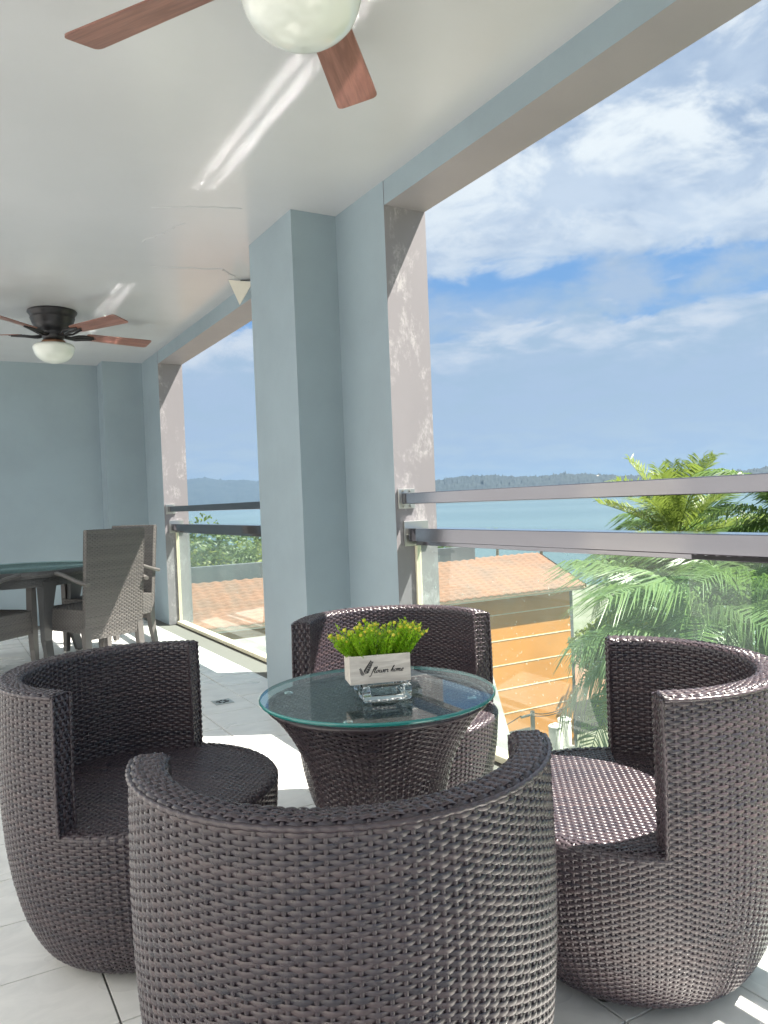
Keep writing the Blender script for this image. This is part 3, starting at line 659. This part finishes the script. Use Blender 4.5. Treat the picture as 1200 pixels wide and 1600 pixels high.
# corner of loose board hanging off the ceiling beside the pillar
fl = empty('loose_board', (1.80, 4.93, H)); tag(fl, 'loose off white triangular scrap hanging from the ceiling beside the pillar', 'scrap')
mb = MB(); V = [(-0.07, 0.0, -0.002), (0.06, -0.05, -0.03), (0.02, -0.02, -0.17), (0.055, -0.06, -0.05)]
mb.tris([(-0.07, 0.02, -0.001), (0.07, -0.06, -0.02), (-0.01, -0.01, -0.165), (-0.066, 0.026, -0.001), (0.074, -0.054, -0.02), (-0.006, -0.004, -0.165)], [(0, 1, 2), (3, 5, 4), (0, 2, 5), (0, 5, 3), (1, 4, 5), (1, 5, 2), (0, 3, 4), (0, 4, 1)])
mb.build('board', M['paper'], fl, smooth=False)
mb = MB(); mb.tube([(0.0, -0.02, -0.008), (0.06, -0.07, -0.012), (0.10, -0.06, -0.022)], 0.004, 6).build('dark_clip', M['black'], fl)

# floor drain
dr = empty('floor_drain', (1.345, 4.245, 0.0006)); tag(dr, 'small square steel floor drain in the tiles behind the left tub chair', 'drain')
box_obj('drain_plate', (-0.052, -0.052, 0), (0.052, 0.052, 0.003), M['steelmatt'], dr, 0.001)
for k in range(8):
    a = k * PI / 4; mb = MB(); c, s = math.cos(a), math.sin(a)
    mb.box((0.014, -0.006, 0.0031), (0.038, 0.006, 0.0037), T=([[c, -s, 0], [s, c, 0], [0, 0, 1]], (0, 0, 0))).build('drain_slot', M['black'], dr, smooth=False)

# ------------------------------------------------------------------ dining set
DT = empty('dining_table', (0.50, 6.38, 0)); tag(DT, 'round charcoal wicker dining table at the far end of the balcony', 'table')
mb = MB(); weave_rev(mb, resample([(0.575, 0.655), (0.585, 0.675), (0.580, 0.698)], 0.011), 0, 2 * PI, 150, True, 0.002, 0.012, ss=3)
tag(mb.build('rim_weave', M['rattan3'], DT), kind='stuff')
MB().lathe([(0, 0.698), (0.578, 0.698)], 64).build('table_top', M['rattan3'], DT)
MB().lathe([(0, 0.7000), (0.582, 0.7000), (0.584, 0.703), (0.582, 0.706), (0, 0.706)], 64).build('glass_top', M['tglass'], DT)
mb = MB(); weave_rev(mb, resample([(0.50, 0.585), (0.50, 0.655)], 0.011), 0, 2 * PI, 120, True, 0.002, 0.012, ss=3)
tag(mb.build('apron_weave', M['rattan3'], DT), kind='stuff')
for k in range(4):
    a = 0.35 + k * PI / 2; c, s = math.cos(a), math.sin(a)
    mb = MB(); P = []
    for r, z, h in ((0.46, 0.62, 0.055), (0.43, 0.40, 0.036), (0.42, 0.20, 0.030), (0.47, 0.02, 0.026)):
        P.append([(r * c + i * h * c - j * h * s * 0.9, r * s + i * h * s + j * h * c * 0.9, z) for i, j in ((-1, -1), (1, -1), (1, 1), (-1, 1))])
    mb.grid(np.array(P), closed_v=True).build('leg', M['rattan3'], DT, smooth=False)
    mb = MB(); mb.lathe([(0, 0), (0.028, 0), (0.030, 0.004), (0.030, 0.022), (0, 0.022)], 12, c=(0.47 * c, 0.47 * s, 0)).build('foot_cap', M['steelmatt'], DT)
def make_dining(mt):
    """faces +X; rear edge of the seat at x = 0"""
    root = empty('dining_chair'); W = 0.235; tilt = 0.10
    up = np.array([-tilt, 0, 1.0]); up /= np.linalg.norm(up); nb = np.cross(up, (0, 1, 0)); nb = -nb if nb[0] > 0 else nb; Lb = 0.755
    o = np.array([-0.005, 0, 0.215]); mb = MB()
    weave_flat(mb, o + np.array([0, -W, 0]), (0, 1, 0), up, nb, 2 * W, Lb, 0.0195, 0.0125, 0.0024, ss=3)
    weave_flat(mb, o + np.array([0, -W, 0]) - nb * 0.034, (0, 1, 0), up, -nb, 2 * W, Lb, 0.0195, 0.0125, 0.0024, ss=3)
    for sg in (-1, 1): weave_flat(mb, o + np.array([0, sg * W, 0]), -nb, up, (0, sg, 0), 0.034, Lb, 0.0165, 0.0125, 0.0016, ss=3)
    weave_flat(mb, o + up * Lb + np.array([0, -W, 0]), (0, 1, 0), -nb, up, 2 * W, 0.034, 0.0195, 0.0115, 0.0020, ss=3)
    tag(mb.build('backrest', mt, root), kind='stuff')
    mb = MB(); D = 0.46
    weave_flat(mb, (0.03, -W, 0.425), (1, 0, 0), (0, 1, 0), (0, 0, 1), D, 2 * W, 0.0195, 0.0125, 0.002, ss=3)
    for sg in (-1, 1): weave_flat(mb, (0.0, sg * W, 0.265), (1, 0, 0), (0, 0, 1), (0, sg, 0), D + 0.03, 0.158, 0.0195, 0.0125, 0.002, ss=3)
    weave_flat(mb, (D + 0.03, -W, 0.265), (0, 1, 0), (0, 0, 1), (1, 0, 0), 2 * W, 0.158, 0.0195, 0.0125, 0.002, ss=3)
    tag(mb.build('seat', mt, root), kind='stuff')
    MB().box((0.002, -W + 0.004, 0.27), (D + 0.024, W - 0.004, 0.418)).build('seat_frame', M['rattan3'], root, smooth=False)
    for sg in (-1, 1):
        for fr in (0, 1):
            mb = MB(); P = []
            if fr: lv = ((D + 0.005, W - 0.012, 0.655, 0.022), (D, W - 0.012, 0.40, 0.024), (D + 0.005, W - 0.012, 0.2, 0.022), (D + 0.012, W - 0.008, 0.012, 0.017))
            else: lv = ((0.012, W - 0.02, 0.30, 0.024), (0.0, W - 0.02, 0.15, 0.022), (-0.025, W - 0.016, 0.012, 0.018))
            for x, y, z, h in lv: P.append([(x + i * h, sg * y + j * h, z) for i, j in ((-1, -1), (1, -1), (1, 1), (-1, 1))])
            mb.grid(np.array(P), closed_v=True); l_ = mb.build('leg', mt, root, smooth=False)
            x, y, z, h = lv[-1]; MB().lathe([(0, 0), (h * 1.05, 0), (h * 1.05, 0.013), (0, 0.013)], 10, c=(x, sg * y, 0)).build('foot_cap', M['white'], l_)
        arm = spline([(-0.075, sg * (W + 0.004), 0.600), (0.02, sg * (W + 0.020), 0.622), (0.16, sg * (W + 0.030), 0.662), (0.32, sg * (W + 0.022), 0.682), (0.43, sg * (W + 0.004), 0.676), (D + 0.015, sg * (W - 0.010), 0.655)], 30)
        mb = MB(); mb.tube(arm, 0.019 + 0.0008 * np.sin(np.arange(30) * 2.4), 10, flat=0.72).build('arm', mt, root)
    return root
dc = make_dining(M['rattan2'])
def place(o, rx, ry, ang, lab):
    o.location = (rx, ry, 0); o.rotation_euler = (0, 0, ang); tag(o, lab, 'chair', 'high backed wicker dining chairs')
place(dc, 1.055, 5.72, math.radians(115), 'grey wicker dining chair with its tall back turned to the viewer')
c2 = copy_tree(dc); place(c2, 1.37, 6.62, math.radians(212), 'grey wicker dining chair in the far corner, half hidden behind another chair back')
c3 = copy_tree(dc); place(c3, 0.06, 5.78, math.radians(42), 'wicker dining chair at the left edge of the picture, only its seat and arm showing')

# ------------------------------------------------------------------ the land outside
GZ = -6.3; SEA = -9.0
def disc_sheet(name, z, m_, r, cx=0, cy=0, rot=0): pass
mb = MB(); xs = np.array([-400, -150, -60, -20, -2.5, 2.4, 12, 24, 40, 60, 85, 110.0]); ys = np.array([-400, -150, -60, -20, -6, 4, 12, 22, 36, 55, 80, 110, 180, 420.0])
Gx, Gy = np.meshgrid(xs, ys, indexing='ij'); Gz = GZ - np.clip((Gx * 0.75 + Gy * 0.45 - 30) / 60, 0, 1) * 3.6
mb.grid(np.stack([Gx, Gy, Gz], -1)); tag(mb.build('ground', M['grass']), kind='structure')
m = M['sea'] = mat('sea_water', (0.045, 0.12, 0.15), 0.12, spec=0.5); t = NT(m.node_tree); b = bs(m)
v = t.mapping(t.add('ShaderNodeTexCoord').outputs['Object'], (1, 1, 1)); bp = t.add('ShaderNodeBump'); bp.inputs['Strength'].default_value = 0.7; bp.inputs['Distance'].default_value = 0.3
t.put(bp.inputs['Height'], t.noise(v, 0.35, 5, 0.6)); t.put(b.inputs['Normal'], bp.outputs[0]); b.inputs['Roughness'].default_value = 0.22
t.put(b.inputs['Base Color'], t.mix(t.smooth(t.noise(v, 0.004, 4), 0.35, 0.65), (0.05, 0.095, 0.105), (0.07, 0.12, 0.13)))
sea = MB(); sea.quads([(-12000, -12000, SEA), (12000, -12000, SEA), (12000, 12000, SEA), (-12000, 12000, SEA)], [(0, 1, 2, 3)]); tag(sea.build('sea', M['sea'], smooth=False), kind='structure')

M['hill'] = mat('hill_woods', (0.008, 0.018, 0.024), 0.95, color2=(0.016, 0.028, 0.030), vscale=0.02, coords='Object', bump=0.6, bscale=0.05)
def hill(name, dist, az0, az1, hfun, depth, n, treeh):
    mb = MB(); az = np.radians(np.linspace(az0, az1, n)); rows = []
    for f, hf in [(0, 0.0), (0.01, 0.06)] + [(0.03 + 0.67 * (k / 15), 0.08 + 0.92 * (k / 15) ** 0.8) for k in range(16)] + [(1.0, 0.5)]:
        d = dist + depth * f; hh = hfun(np.degrees(az)) * hf
        j = (0.55 * rng.random(n) + 0.9 * np.interp(np.arange(n), np.arange(0, n + 8, 4), rng.random(len(np.arange(0, n + 8, 4))))) * treeh * (1.0 if hf > 0.2 else 0.4)
        j = np.where(rng.random(n) < 0.06, j * 1.9, j)
        rows.append(np.stack([d * np.sin(az), d * np.cos(az), SEA - 1 + hh + j * (1 if hf else 0)], 1))
    mb.grid(np.stack(rows, 0)); return tag(mb.build(name, M['hill']), kind='structure')
hill('near_hills', 2350, 26, 75, lambda a: 70 + 9 * np.sin((a - 30) * 0.22) + 4 * np.sin(a * 0.9) + np.clip((a - 44) * 0.2, 0, 4), 450, 900, 7)
hill('far_mountains', 5600, 2, 30, lambda a: np.interp(a, [2, 12, 16, 19, 22, 26, 30], [270, 262, 246, 222, 200, 130, 30]) + 5 * np.sin(a * 2.3), 900, 260, 9)
def far_house(x, y, z, w_, d_, h_, ang, lab, grp):
    o = empty('hill_house', (x, y, z), ang); tag(o, lab, 'house', grp)
    box_obj('wall', (-w_ / 2, -d_ / 2, -6), (w_ / 2, d_ / 2, h_), M['house'], o)
    mb = MB(); mb.grid(np.array([[(-w_ * .55, -d_ * .55, h_), (w_ * .55, -d_ * .55, h_)], [(-w_ * .55, 0, h_ + 2.2), (w_ * .55, 0, h_ + 2.2)], [(-w_ * .55, d_ * .55, h_), (w_ * .55, d_ * .55, h_)]])); mb.build('roof', M['cream'], o, smooth=False)
for k, (a, d, z) in enumerate(((42.6, 2610, 52), (43.3, 2640, 54), (44.0, 2620, 53), (44.9, 2640, 54))):
    a = math.radians(a); far_house(d * math.sin(a), d * math.cos(a), z, random.uniform(14, 26), 10, random.uniform(2, 4), -a, ['first', 'second', 'third', 'last'][k] + ' of the tiny pale houses on the far hill crest, counted from the pillar', 'houses on the hill crest')
for k, (a, d) in enumerate(((14.6, 5560), (16.0, 5570), (16.7, 5560), (18.3, 5570), (19.0, 5565), (19.8, 5570), (20.6, 5560))):
    a = math.radians(a); far_house(d * math.sin(a), d * math.cos(a), -8.5, random.uniform(50, 110), 20, random.uniform(9, 15), -a, ['first', 'second', 'third', 'fourth', 'fifth', 'sixth', 'last'][k] + ' white building on the far shore, counted from the left', 'buildings along the far shore')

# orange neighbour
ob = empty('orange_building', (9, 17, GZ)); tag(ob, 'orange rendered building with white groove lines and terracotta roof', 'building')
def sub(o, par=ob): o.parent = par; o.location = o.location - Vector(par.location); return o
sub(box_obj('wall', (2.6, 16.0, GZ), (14.86, 21.5, -1.42), M['orange']))
for z in (-1.93, -2.60, -3.24, -3.87, -4.5):
    sub(box_obj('groove_line', (2.6, 15.993, z - 0.013), (14.866, 16.0, z + 0.013), M['cream']))
sub(box_obj('eave_board', (2.2, 15.76, -1.50), (15.2, 15.82, -1.38), M['cream']))
sub(box_obj('soffit', (2.2, 15.822, -1.47), (15.2, 15.998, -1.43), M['cream']))
sub(box_obj('parapet_wall', (2.2, 17.56, -1.3), (12.9, 17.8, -0.24), M['concd']))
n_c = 14; ya, za, yb_, zb = 15.74, -1.385, 17.60, -0.60; sl = math.hypot(yb_ - ya, zb - za); ty, tz = (yb_ - ya) / sl, (zb - za) / sl
roof = empty('roof', (9, 16.5, -1.0)); roof.parent = ob; roof.location = (0, -0.5, -1.0 - GZ)
mb = MB(); mb.quads([(2.2, ya, za - 0.06), (15.25, ya, za - 0.06), (15.25, yb_, zb - 0.06), (2.2, yb_, zb - 0.06)], [(0, 1, 2, 3)])
mb.quads([(15.25, ya, za - 0.06), (15.25, yb_, zb - 0.06), (15.25, yb_, zb + 0.03), (15.25, ya, za + 0.03)], [(0, 1, 2, 3)]); o = mb.build('roof_deck', M['roof'], roof, smooth=False); o.location = (-9, -16.5, 1.0)
xs = np.arange(2.2, 15.26, 0.0625); wv = 0.014 * np.cos(xs / 0.25 * 2 * PI)
for k in range(n_c):
    s0, s1 = sl * k / n_c, sl * (k + 1) / n_c + 0.05; P = []
    for s, lift in ((s0, -0.01), (s0, 0.028), (s1, 0.012)):
        P.append(np.stack([xs, np.full(len(xs), ya + ty * s), za + tz * s + lift + wv + rng.normal(0, 0.004, len(xs))], 1))
    mb = MB(); mb.grid(np.array(P)); o = mb.build('tile_course', M['roof'], roof); o.location = (-9, -16.5, 1.0); o['kind'] = 'stuff'
wn = box_obj('window', (12.62, 15.95, -5.55), (13.30, 15.998, -4.98), M['window'], None); sub(wn)
for k in range(4):
    z = -5.50 + k * 0.125; box_obj('louvre', (12.65, 15.915, z), (13.27, 15.948, z + 0.07), M['white'], wn)
sub(box_obj('downpipe', (14.90, 16.05, GZ), (15.02, 16.2, -1.5), M['concd']))
# flat roof next door
fr = empty('flat_roof', (5, 12, -1.6)); tag(fr, 'grey weathered flat roof seen through the far balustrade glass', 'roof')
o = prism('roof_slab', [(1.6 + 2, 6.5), (5.2, 6.5), (11.3, 15.5), (3.6, 15.5)], -2.0, -1.62, [M['conc']], None); rel(o, fr)
mb = MB(); mb.quads([(3.6, 6.5, -1.62), (5.2, 6.5, -1.62), (11.3, 15.5, -1.62), (3.6, 15.5, -1.62)], [(0, 1, 2, 3)]); o = mb.build('roof_surface', M['conc'], None, smooth=False); rel(o, fr)
for x, y, l in ((5.6, 13.6, 2.6), (6.4, 12.4, 2.2), (4.8, 11.4, 1.6)):
    o = MB().tube([(x, y, -1.58), (x + l, y + 0.25 * l, -1.58)], 0.05, 8).build('pipe', M['white'], None); rel(o, fr)
# wall under the flat roof, down to the ground
o = prism('support_wall', [(3.9, 6.8), (5.0, 6.8), (10.6, 15.3), (3.9, 15.3)], GZ, -2.0, [M['conc']], None); rel(o, fr)

# water tanks
def tank(x, y, z, lab):
    o = empty('water_tank', (x, y, z)); tag(o, lab, 'water tank', 'white water tanks')
    MB().lathe([(0, 0), (0.138, 0), (0.142, 0.02), (0.142, 0.56), (0.132, 0.59), (0.0, 0.61)], 24).build('tank_body', M['tank'], o)
    MB().lathe([(0.143, 0.545), (0.152, 0.55), (0.152, 0.572), (0.143, 0.577)], 24).build('tank_band', M['tank'], o)
    MB().lathe([(0, 0.60), (0.06, 0.60), (0.06, 0.625), (0, 0.63)], 16).build('lid', M['white'], o)
    MB().box((-0.15, -0.15, z * 0 - (z - GZ)), (0.15, 0.15, -0.001)).build('plinth', M['conc'], o, smooth=False)
tank(11.30, 12.74, -4.42, 'left white water tank at the foot of the orange building'); tank(11.62, 12.80, -4.34, 'right white water tank at the foot of the orange building')
# utility pole with service wires
up_ = empty('utility_pole', (12.25, 14.6, GZ)); tag(up_, 'slim service pole with wires in front of the orange wall', 'pole')
MB().tube([(0, 0, 0), (0, 0, 2.22)], 0.055, 10).build('pole', M['conc'], up_)
MB().tube([(-0.35, 0.0, 2.12), (0.05, 0, 2.14)], 0.03, 6).build('cross_arm', M['conc'], up_)
for a, b in (((-0.34, 0, 2.16), (-3.4, 1.0, 1.45)), ((0, 0, 2.16), (2.45, 0.6, 2.35)), ((0, 0.02, 2.10), (2.45, 0.6, 2.30))):
    s = np.linspace(0, 1, 16)[:, None]; p = np.array(a) * (1 - s) + np.array(b) * s; p[:, 2] -= 0.35 * (4 * s * (1 - s))[:, 0] * 0.7
    MB().tube(p, 0.012, 5).build('wire', M['black'], up_)
# little house among the shrubs
sh = empty('small_house', (19.2, 19.6, GZ)); tag(sh, 'small house with low brown roof behind the palms', 'house')
box_obj('wall', (-2.4, -1.6, 0), (2.4, 1.6, 1.2), M['concd'], sh)
mb = MB(); mb.grid(np.array([[(-2.8, -2.0, 1.15), (2.8, -2.0, 1.15)], [(-2.8, 0, 2.0), (2.8, 0, 2.0)], [(-2.8, 2.0, 1.15), (2.8, 2.0, 1.15)]])); mb.build('roof', M['roof'], sh, smooth=False)

# ------------------------------------------------------------------ vegetation
def frond_mesh(L, droop, n, ll, w_, seed, m_, vee=0.5, hang=0.4):
    r = np.random.default_rng(seed); mb = MB()
    s = np.linspace(0, 1, 14); rx = L * (s - 0.12 * droop * s ** 3); rz = L * (0.55 * s - droop * s ** 2.2)
    spine = np.stack([rx, 0.05 * L * np.sin(s * 2 + seed), rz], 1)
    mb.tube(spine, 0.022 * (1 - 0.85 * s) * L / 2.2, 5, cap=False, tone=0.75)
    fs = np.linspace(0.14, 1.0, n)
    V = []; Q = []; tone = []; k = 0
    for f in fs:
        c = np.array([np.interp(f, s, spine[:, i]) for i in range(3)]); t = np.array([np.interp(min(1, f + .03), s, spine[:, i]) for i in range(3)]) - np.array([np.interp(f - .03, s, spine[:, i]) for i in range(3)]); t /= np.linalg.norm(t)
        l = ll * (0.35 + 0.65 * math.sin(PI * min(1, 0.12 + f * 0.80)) ** 0.8) * r.uniform(0.85, 1.1)
        for sg in (-1, 1):
            side = np.cross(t, (0, 0, 1)) * sg; side /= np.linalg.norm(side) + 1e-9
            d = side * 0.80 + t * r.uniform(0.35, 0.65) + np.array([0, 0, vee * r.uniform(0.6, 1.2)]); d /= np.linalg.norm(d)
            wd = t * w_ * 0.5; g = np.array([0, 0, -1.0])
            a = c; b = c + d * l * 0.55 + g * l * hang * 0.14; e = c + d * l * 0.95 + g * l * hang * r.uniform(0.6, 1.3)
            V += [a - wd * .5, a + wd * .5, b - wd, b + wd, e - wd * .15, e + wd * .15]; Q += [(k, k + 1, k + 3, k + 2), (k + 2, k + 3, k + 5, k + 4)]; k += 6
            tone += [float(np.clip(r.normal(0.45, 0.22), 0, 1))] * 6
    mb.quads(np.array(V), Q, np.array(tone)); return mb.mesh('frond', m_)
FR = [frond_mesh(2.2, 0.60 + 0.18 * i, 60, 0.72, 0.036, 11 + i, M['palm'], 0.35, 0.75) for i in range(3)] 
M['palml'] = leaf('pale_palm_leaf', (0.07, 0.14, 0.06), (0.20, 0.29, 0.10), 0.32, 0.4)
FP = [frond_mesh(2.3, 0.62 + 0.16 * i, 62, 0.78, 0.034, 51 + i, M['palml'], 0.25, 0.9) for i in range(3)]
FY = [frond_mesh(1.7, 0.16 + 0.2 * i, 46, 0.62, 0.034, 31 + i, M['palmy'], 0.7, 0.3) for i in range(2)]
M['dead'] = leaf('dead_palm_leaf', (0.16, 0.10, 0.045), (0.30, 0.21, 0.10), 0.7, 0.2)
FD = frond_mesh(1.9, 0.9, 34, 0.5, 0.034, 77, M['dead'], 0.1, 0.9)
def palm(x, y, zc, size, lab, meshes=FR, nf=17, seed=0, lean=(0, 0)):
    r = random.Random(seed); o = empty('palm_tree', (x, y, GZ)); tag(o, lab, 'palm tree', 'palm trees outside')
    hgt = zc - GZ; s = np.linspace(0, 1, 12)
    pts = np.stack([lean[0] * (s ** 2 - 1), lean[1] * (s ** 2 - 1), hgt * s], 1)
    MB().tube(pts, (0.16 - 0.06 * s + 0.012 * (np.arange(12) % 2)) * (0.7 + 0.3 * size), 10).build('trunk', M['trunk'], o)
    for k in range(nf):
        f = link('frond', meshes[k % len(meshes)], o); lvl = k / nf
        f.location = (0, 0, hgt - 0.02 - 0.12 * lvl)
        f.rotation_euler = (0, math.radians(-62 + 88 * lvl + r.uniform(-9, 9)), k * 2.399 + r.uniform(-.25, .25)); sc = size * r.uniform(0.85, 1.1) * (0.85 if lvl < .2 else 1); f.scale = (sc, sc, sc)
    if meshes is FR:
        for k in range(3):
            f = link('dead_frond', FD, o); f.location = (0, 0, hgt - 0.2); f.rotation_euler = (0, math.radians(48 + 14 * k), r.uniform(0, 6.28)); f.scale = (size * 0.8,) * 3
    return o
palm(10.75, 8.95, 0.40, 0.80, 'tall pale green palm whose upright frond rises above the top rail', FY, 22, 3)
palm(11.0, 7.0, 0.45, 0.74, 'palm at the right picture edge reaching the gap between the rails', FR, 20, 5)
palm(10.5, 8.75, -0.62, 0.76, 'broad drooping palm seen through the glass right of the orange building', FR, 22, 8)
palm(9.3, 6.6, -0.75, 0.95, 'large drooping palm behind the right hand tub chair', FR, 22, 9)
palm(14.4, 12.9, -0.95, 0.72, 'palm overhanging the right corner of the terracotta roof', FR, 18, 12)
palm(12.2, 9.6, -0.35, 0.95, 'dark palm in the middle of the palm group behind the glass', FR, 22, 14)
palm(8.7, 6.9, -1.15, 0.92, 'pale feathery palm low in front of the darker palms at right', FP, 20, 17)
palm(10.9, 7.45, -0.85, 0.85, 'pale feathery palm with long hanging leaflets in the middle of the glass', FP, 22, 18)
palm(37.0, 47.5, -2.5, 0.8, 'small distant palm top poking above the lower rail near the pillar', FY, 14, 21)
palm(39.6, 45.5, -2.6, 0.75, 'small distant palm top above the lower rail, nearer the middle', FY, 14, 22)

def leaf_cloud(mb, c, rad, n, size, r, lo=0.55):
    d = r.normal(size=(n, 3)); d /= np.linalg.norm(d, axis=1)[:, None]
    bumps = 1 + 0.22 * np.sin(d[:, 0] * 5 + c[0]) * np.sin(d[:, 1] * 4 + c[1]) + 0.15 * np.sin(d[:, 2] * 7)
    p = np.array(c) + d * np.array(rad) * (bumps * (lo + (1 - lo) * r.random(n) ** 0.5))[:, None]
    a = r.normal(size=(n, 3)); a[:, 2] *= 0.6; a /= np.linalg.norm(a, axis=1)[:, None]; b = np.cross(a, d + r.normal(0, 0.5, (n, 3))); b /= np.linalg.norm(b, axis=1)[:, None] + 1e-9
    s = size * r.uniform(0.6, 1.3, n)[:, None]
    V = np.stack([p - a * s, p + b * s * 0.45, p + a * s, p - b * s * 0.45], 1).reshape(-1, 3)
    tone = np.repeat(np.clip(r.normal(0.5, 0.25, n), 0, 1), 4)
    mb.quads(V, np.arange(4 * n).reshape(n, 4), tone)
def bush(name, x, y, z, rad, n, size, m_, lab, cat, seed, lumps=5, trunk=True, grp=None):
    r = np.random.default_rng(seed); o = empty(name, (x, y, GZ)); tag(o, lab, cat, grp); mb = MB()
    base = np.array([0, 0, z - GZ])
    for k in range(lumps):
        c = base + r.normal(0, 0.45, 3) * np.array(rad); leaf_cloud(mb, c, np.array(rad) * r.uniform(0.42, 0.72), n // lumps, size, r)
    mb.build('crown', m_, o)['kind'] = 'stuff'
    if trunk:
        t_ = MB(); t_.tube([(0, 0, 0), (0.05, 0.04, (z - GZ) * 0.5), (0.0, 0.1, z - GZ)], [0.14, 0.10, 0.05], 8)
        for k in range(3): a = k * 2.1 + seed; t_.tube([(0.03, 0.05, (z - GZ) * 0.6), (rad[0] * .5 * math.cos(a), rad[1] * .5 * math.sin(a), z - GZ + rad[2] * 0.3)], [0.06, 0.02], 6)
        t_.build('trunk', M['trunk'], o)
    return o
bush('shrub', 11.9, 11.3, -1.9, (0.8, 0.8, 0.75), 2600, 0.085, M['shrub'], 'bright yellow green shrub right of the orange building corner', 'shrub', 41)
bush('shrub', 10.9, 9.4, -2.4, (1.0, 0.9, 0.8), 2600, 0.085, M['shrub'], 'bushy green shrub below the drooping palm', 'shrub', 42)
bush('shrub', 15.6, 14.6, -3.2, (0.8, 0.8, 1.0), 2000, 0.09, M['shrub'], 'light green shrub beside the grey downpipe of the orange building', 'shrub', 43)
bush('tree', 15.4, 14.2, -4.6, (0.9, 0.9, 1.2), 2200, 0.10, M['shrub'], 'small green tree in the yard below the palms', 'tree', 44)
bush('shrub', 8.9, 6.3, -3.4, (1.5, 1.5, 0.9), 3000, 0.09, M['shrub'], 'low yellow green hedge beneath the large palm at right', 'shrub', 45)
bush('tree', 16.5, 11.5, -2.6, (2.4, 2.4, 1.6), 4200, 0.13, M['tree'], 'dark green tree behind the palm group', 'tree', 46)
bush('tree', 15.0, 8.0, -2.4, (2.2, 2.2, 1.7), 4200, 0.13, M['tree'], 'dark green tree at the right behind the palms', 'tree', 47)
bush('shrub', 7.4, 10.9, -5.8, (1.3, 0.8, 0.5), 1500, 0.08, M['shrub'], 'low green plants at the foot of the orange wall', 'shrub', 48, trunk=False)
for k, (x, y, z, rr) in enumerate(((8.0, 33.0, -1.9, 2.6), (11.0, 35.0, -1.7, 3.0), (14.0, 34.0, -2.0, 2.8), (6.0, 30.0, -2.2, 2.2), (17.5, 37.0, -2.8, 3.0), (22, 36, -3.4, 3.0))):
    bush('tree', x, y, z, (rr, rr, rr * 0.62), 9000, 0.13, M['tree'] if k % 2 else M['shrub'], ['light green tree at the left behind the terracotta roof', 'tall dark tree in the middle behind the terracotta roof', 'light green round tree behind the roof nearest the pillar', 'dark green tree at the far left end of the terracotta roof', 'broad light green tree behind the pillar', 'dark low tree between the roof and the sea'][k], 'tree', 60 + k, grp='trees behind the terracotta roof')
# fence in the yard
yf = empty('yard_fence', (14.0, 12.6, GZ)); tag(yf, 'grey yard fence beside the white water tanks', 'fence')
for k in range(16): box_obj('picket', (-1.4 + k * 0.2, -0.02, 0), (-1.4 + k * 0.2 + 0.10, 0.02, 1.25 + 0.1 * math.sin(k)), M['conc'], yf)
box_obj('rail', (-1.45, 0.022, 0.9), (1.8, 0.06, 1.0), M['conc'], yf)

# ------------------------------------------------------------------ air
hz = bpy.data.materials.new('haze_air'); hz.use_nodes = True; hz.node_tree.nodes.clear(); t = NT(hz.node_tree)
pv = t.add('ShaderNodeVolumePrincipled'); pv.inputs['Color'].default_value = (0.19, 0.29, 0.42, 1); pv.inputs['Density'].default_value = 1.15e-4; pv.inputs['Anisotropy'].default_value = 0.2
t.put(t.add('ShaderNodeOutputMaterial').inputs['Volume'], pv.outputs[0])
hb = MB().box((-12500, -12500, SEA - 2), (12500, 12500, 300)).build('haze', hz, smooth=False); tag(hb, kind='stuff')
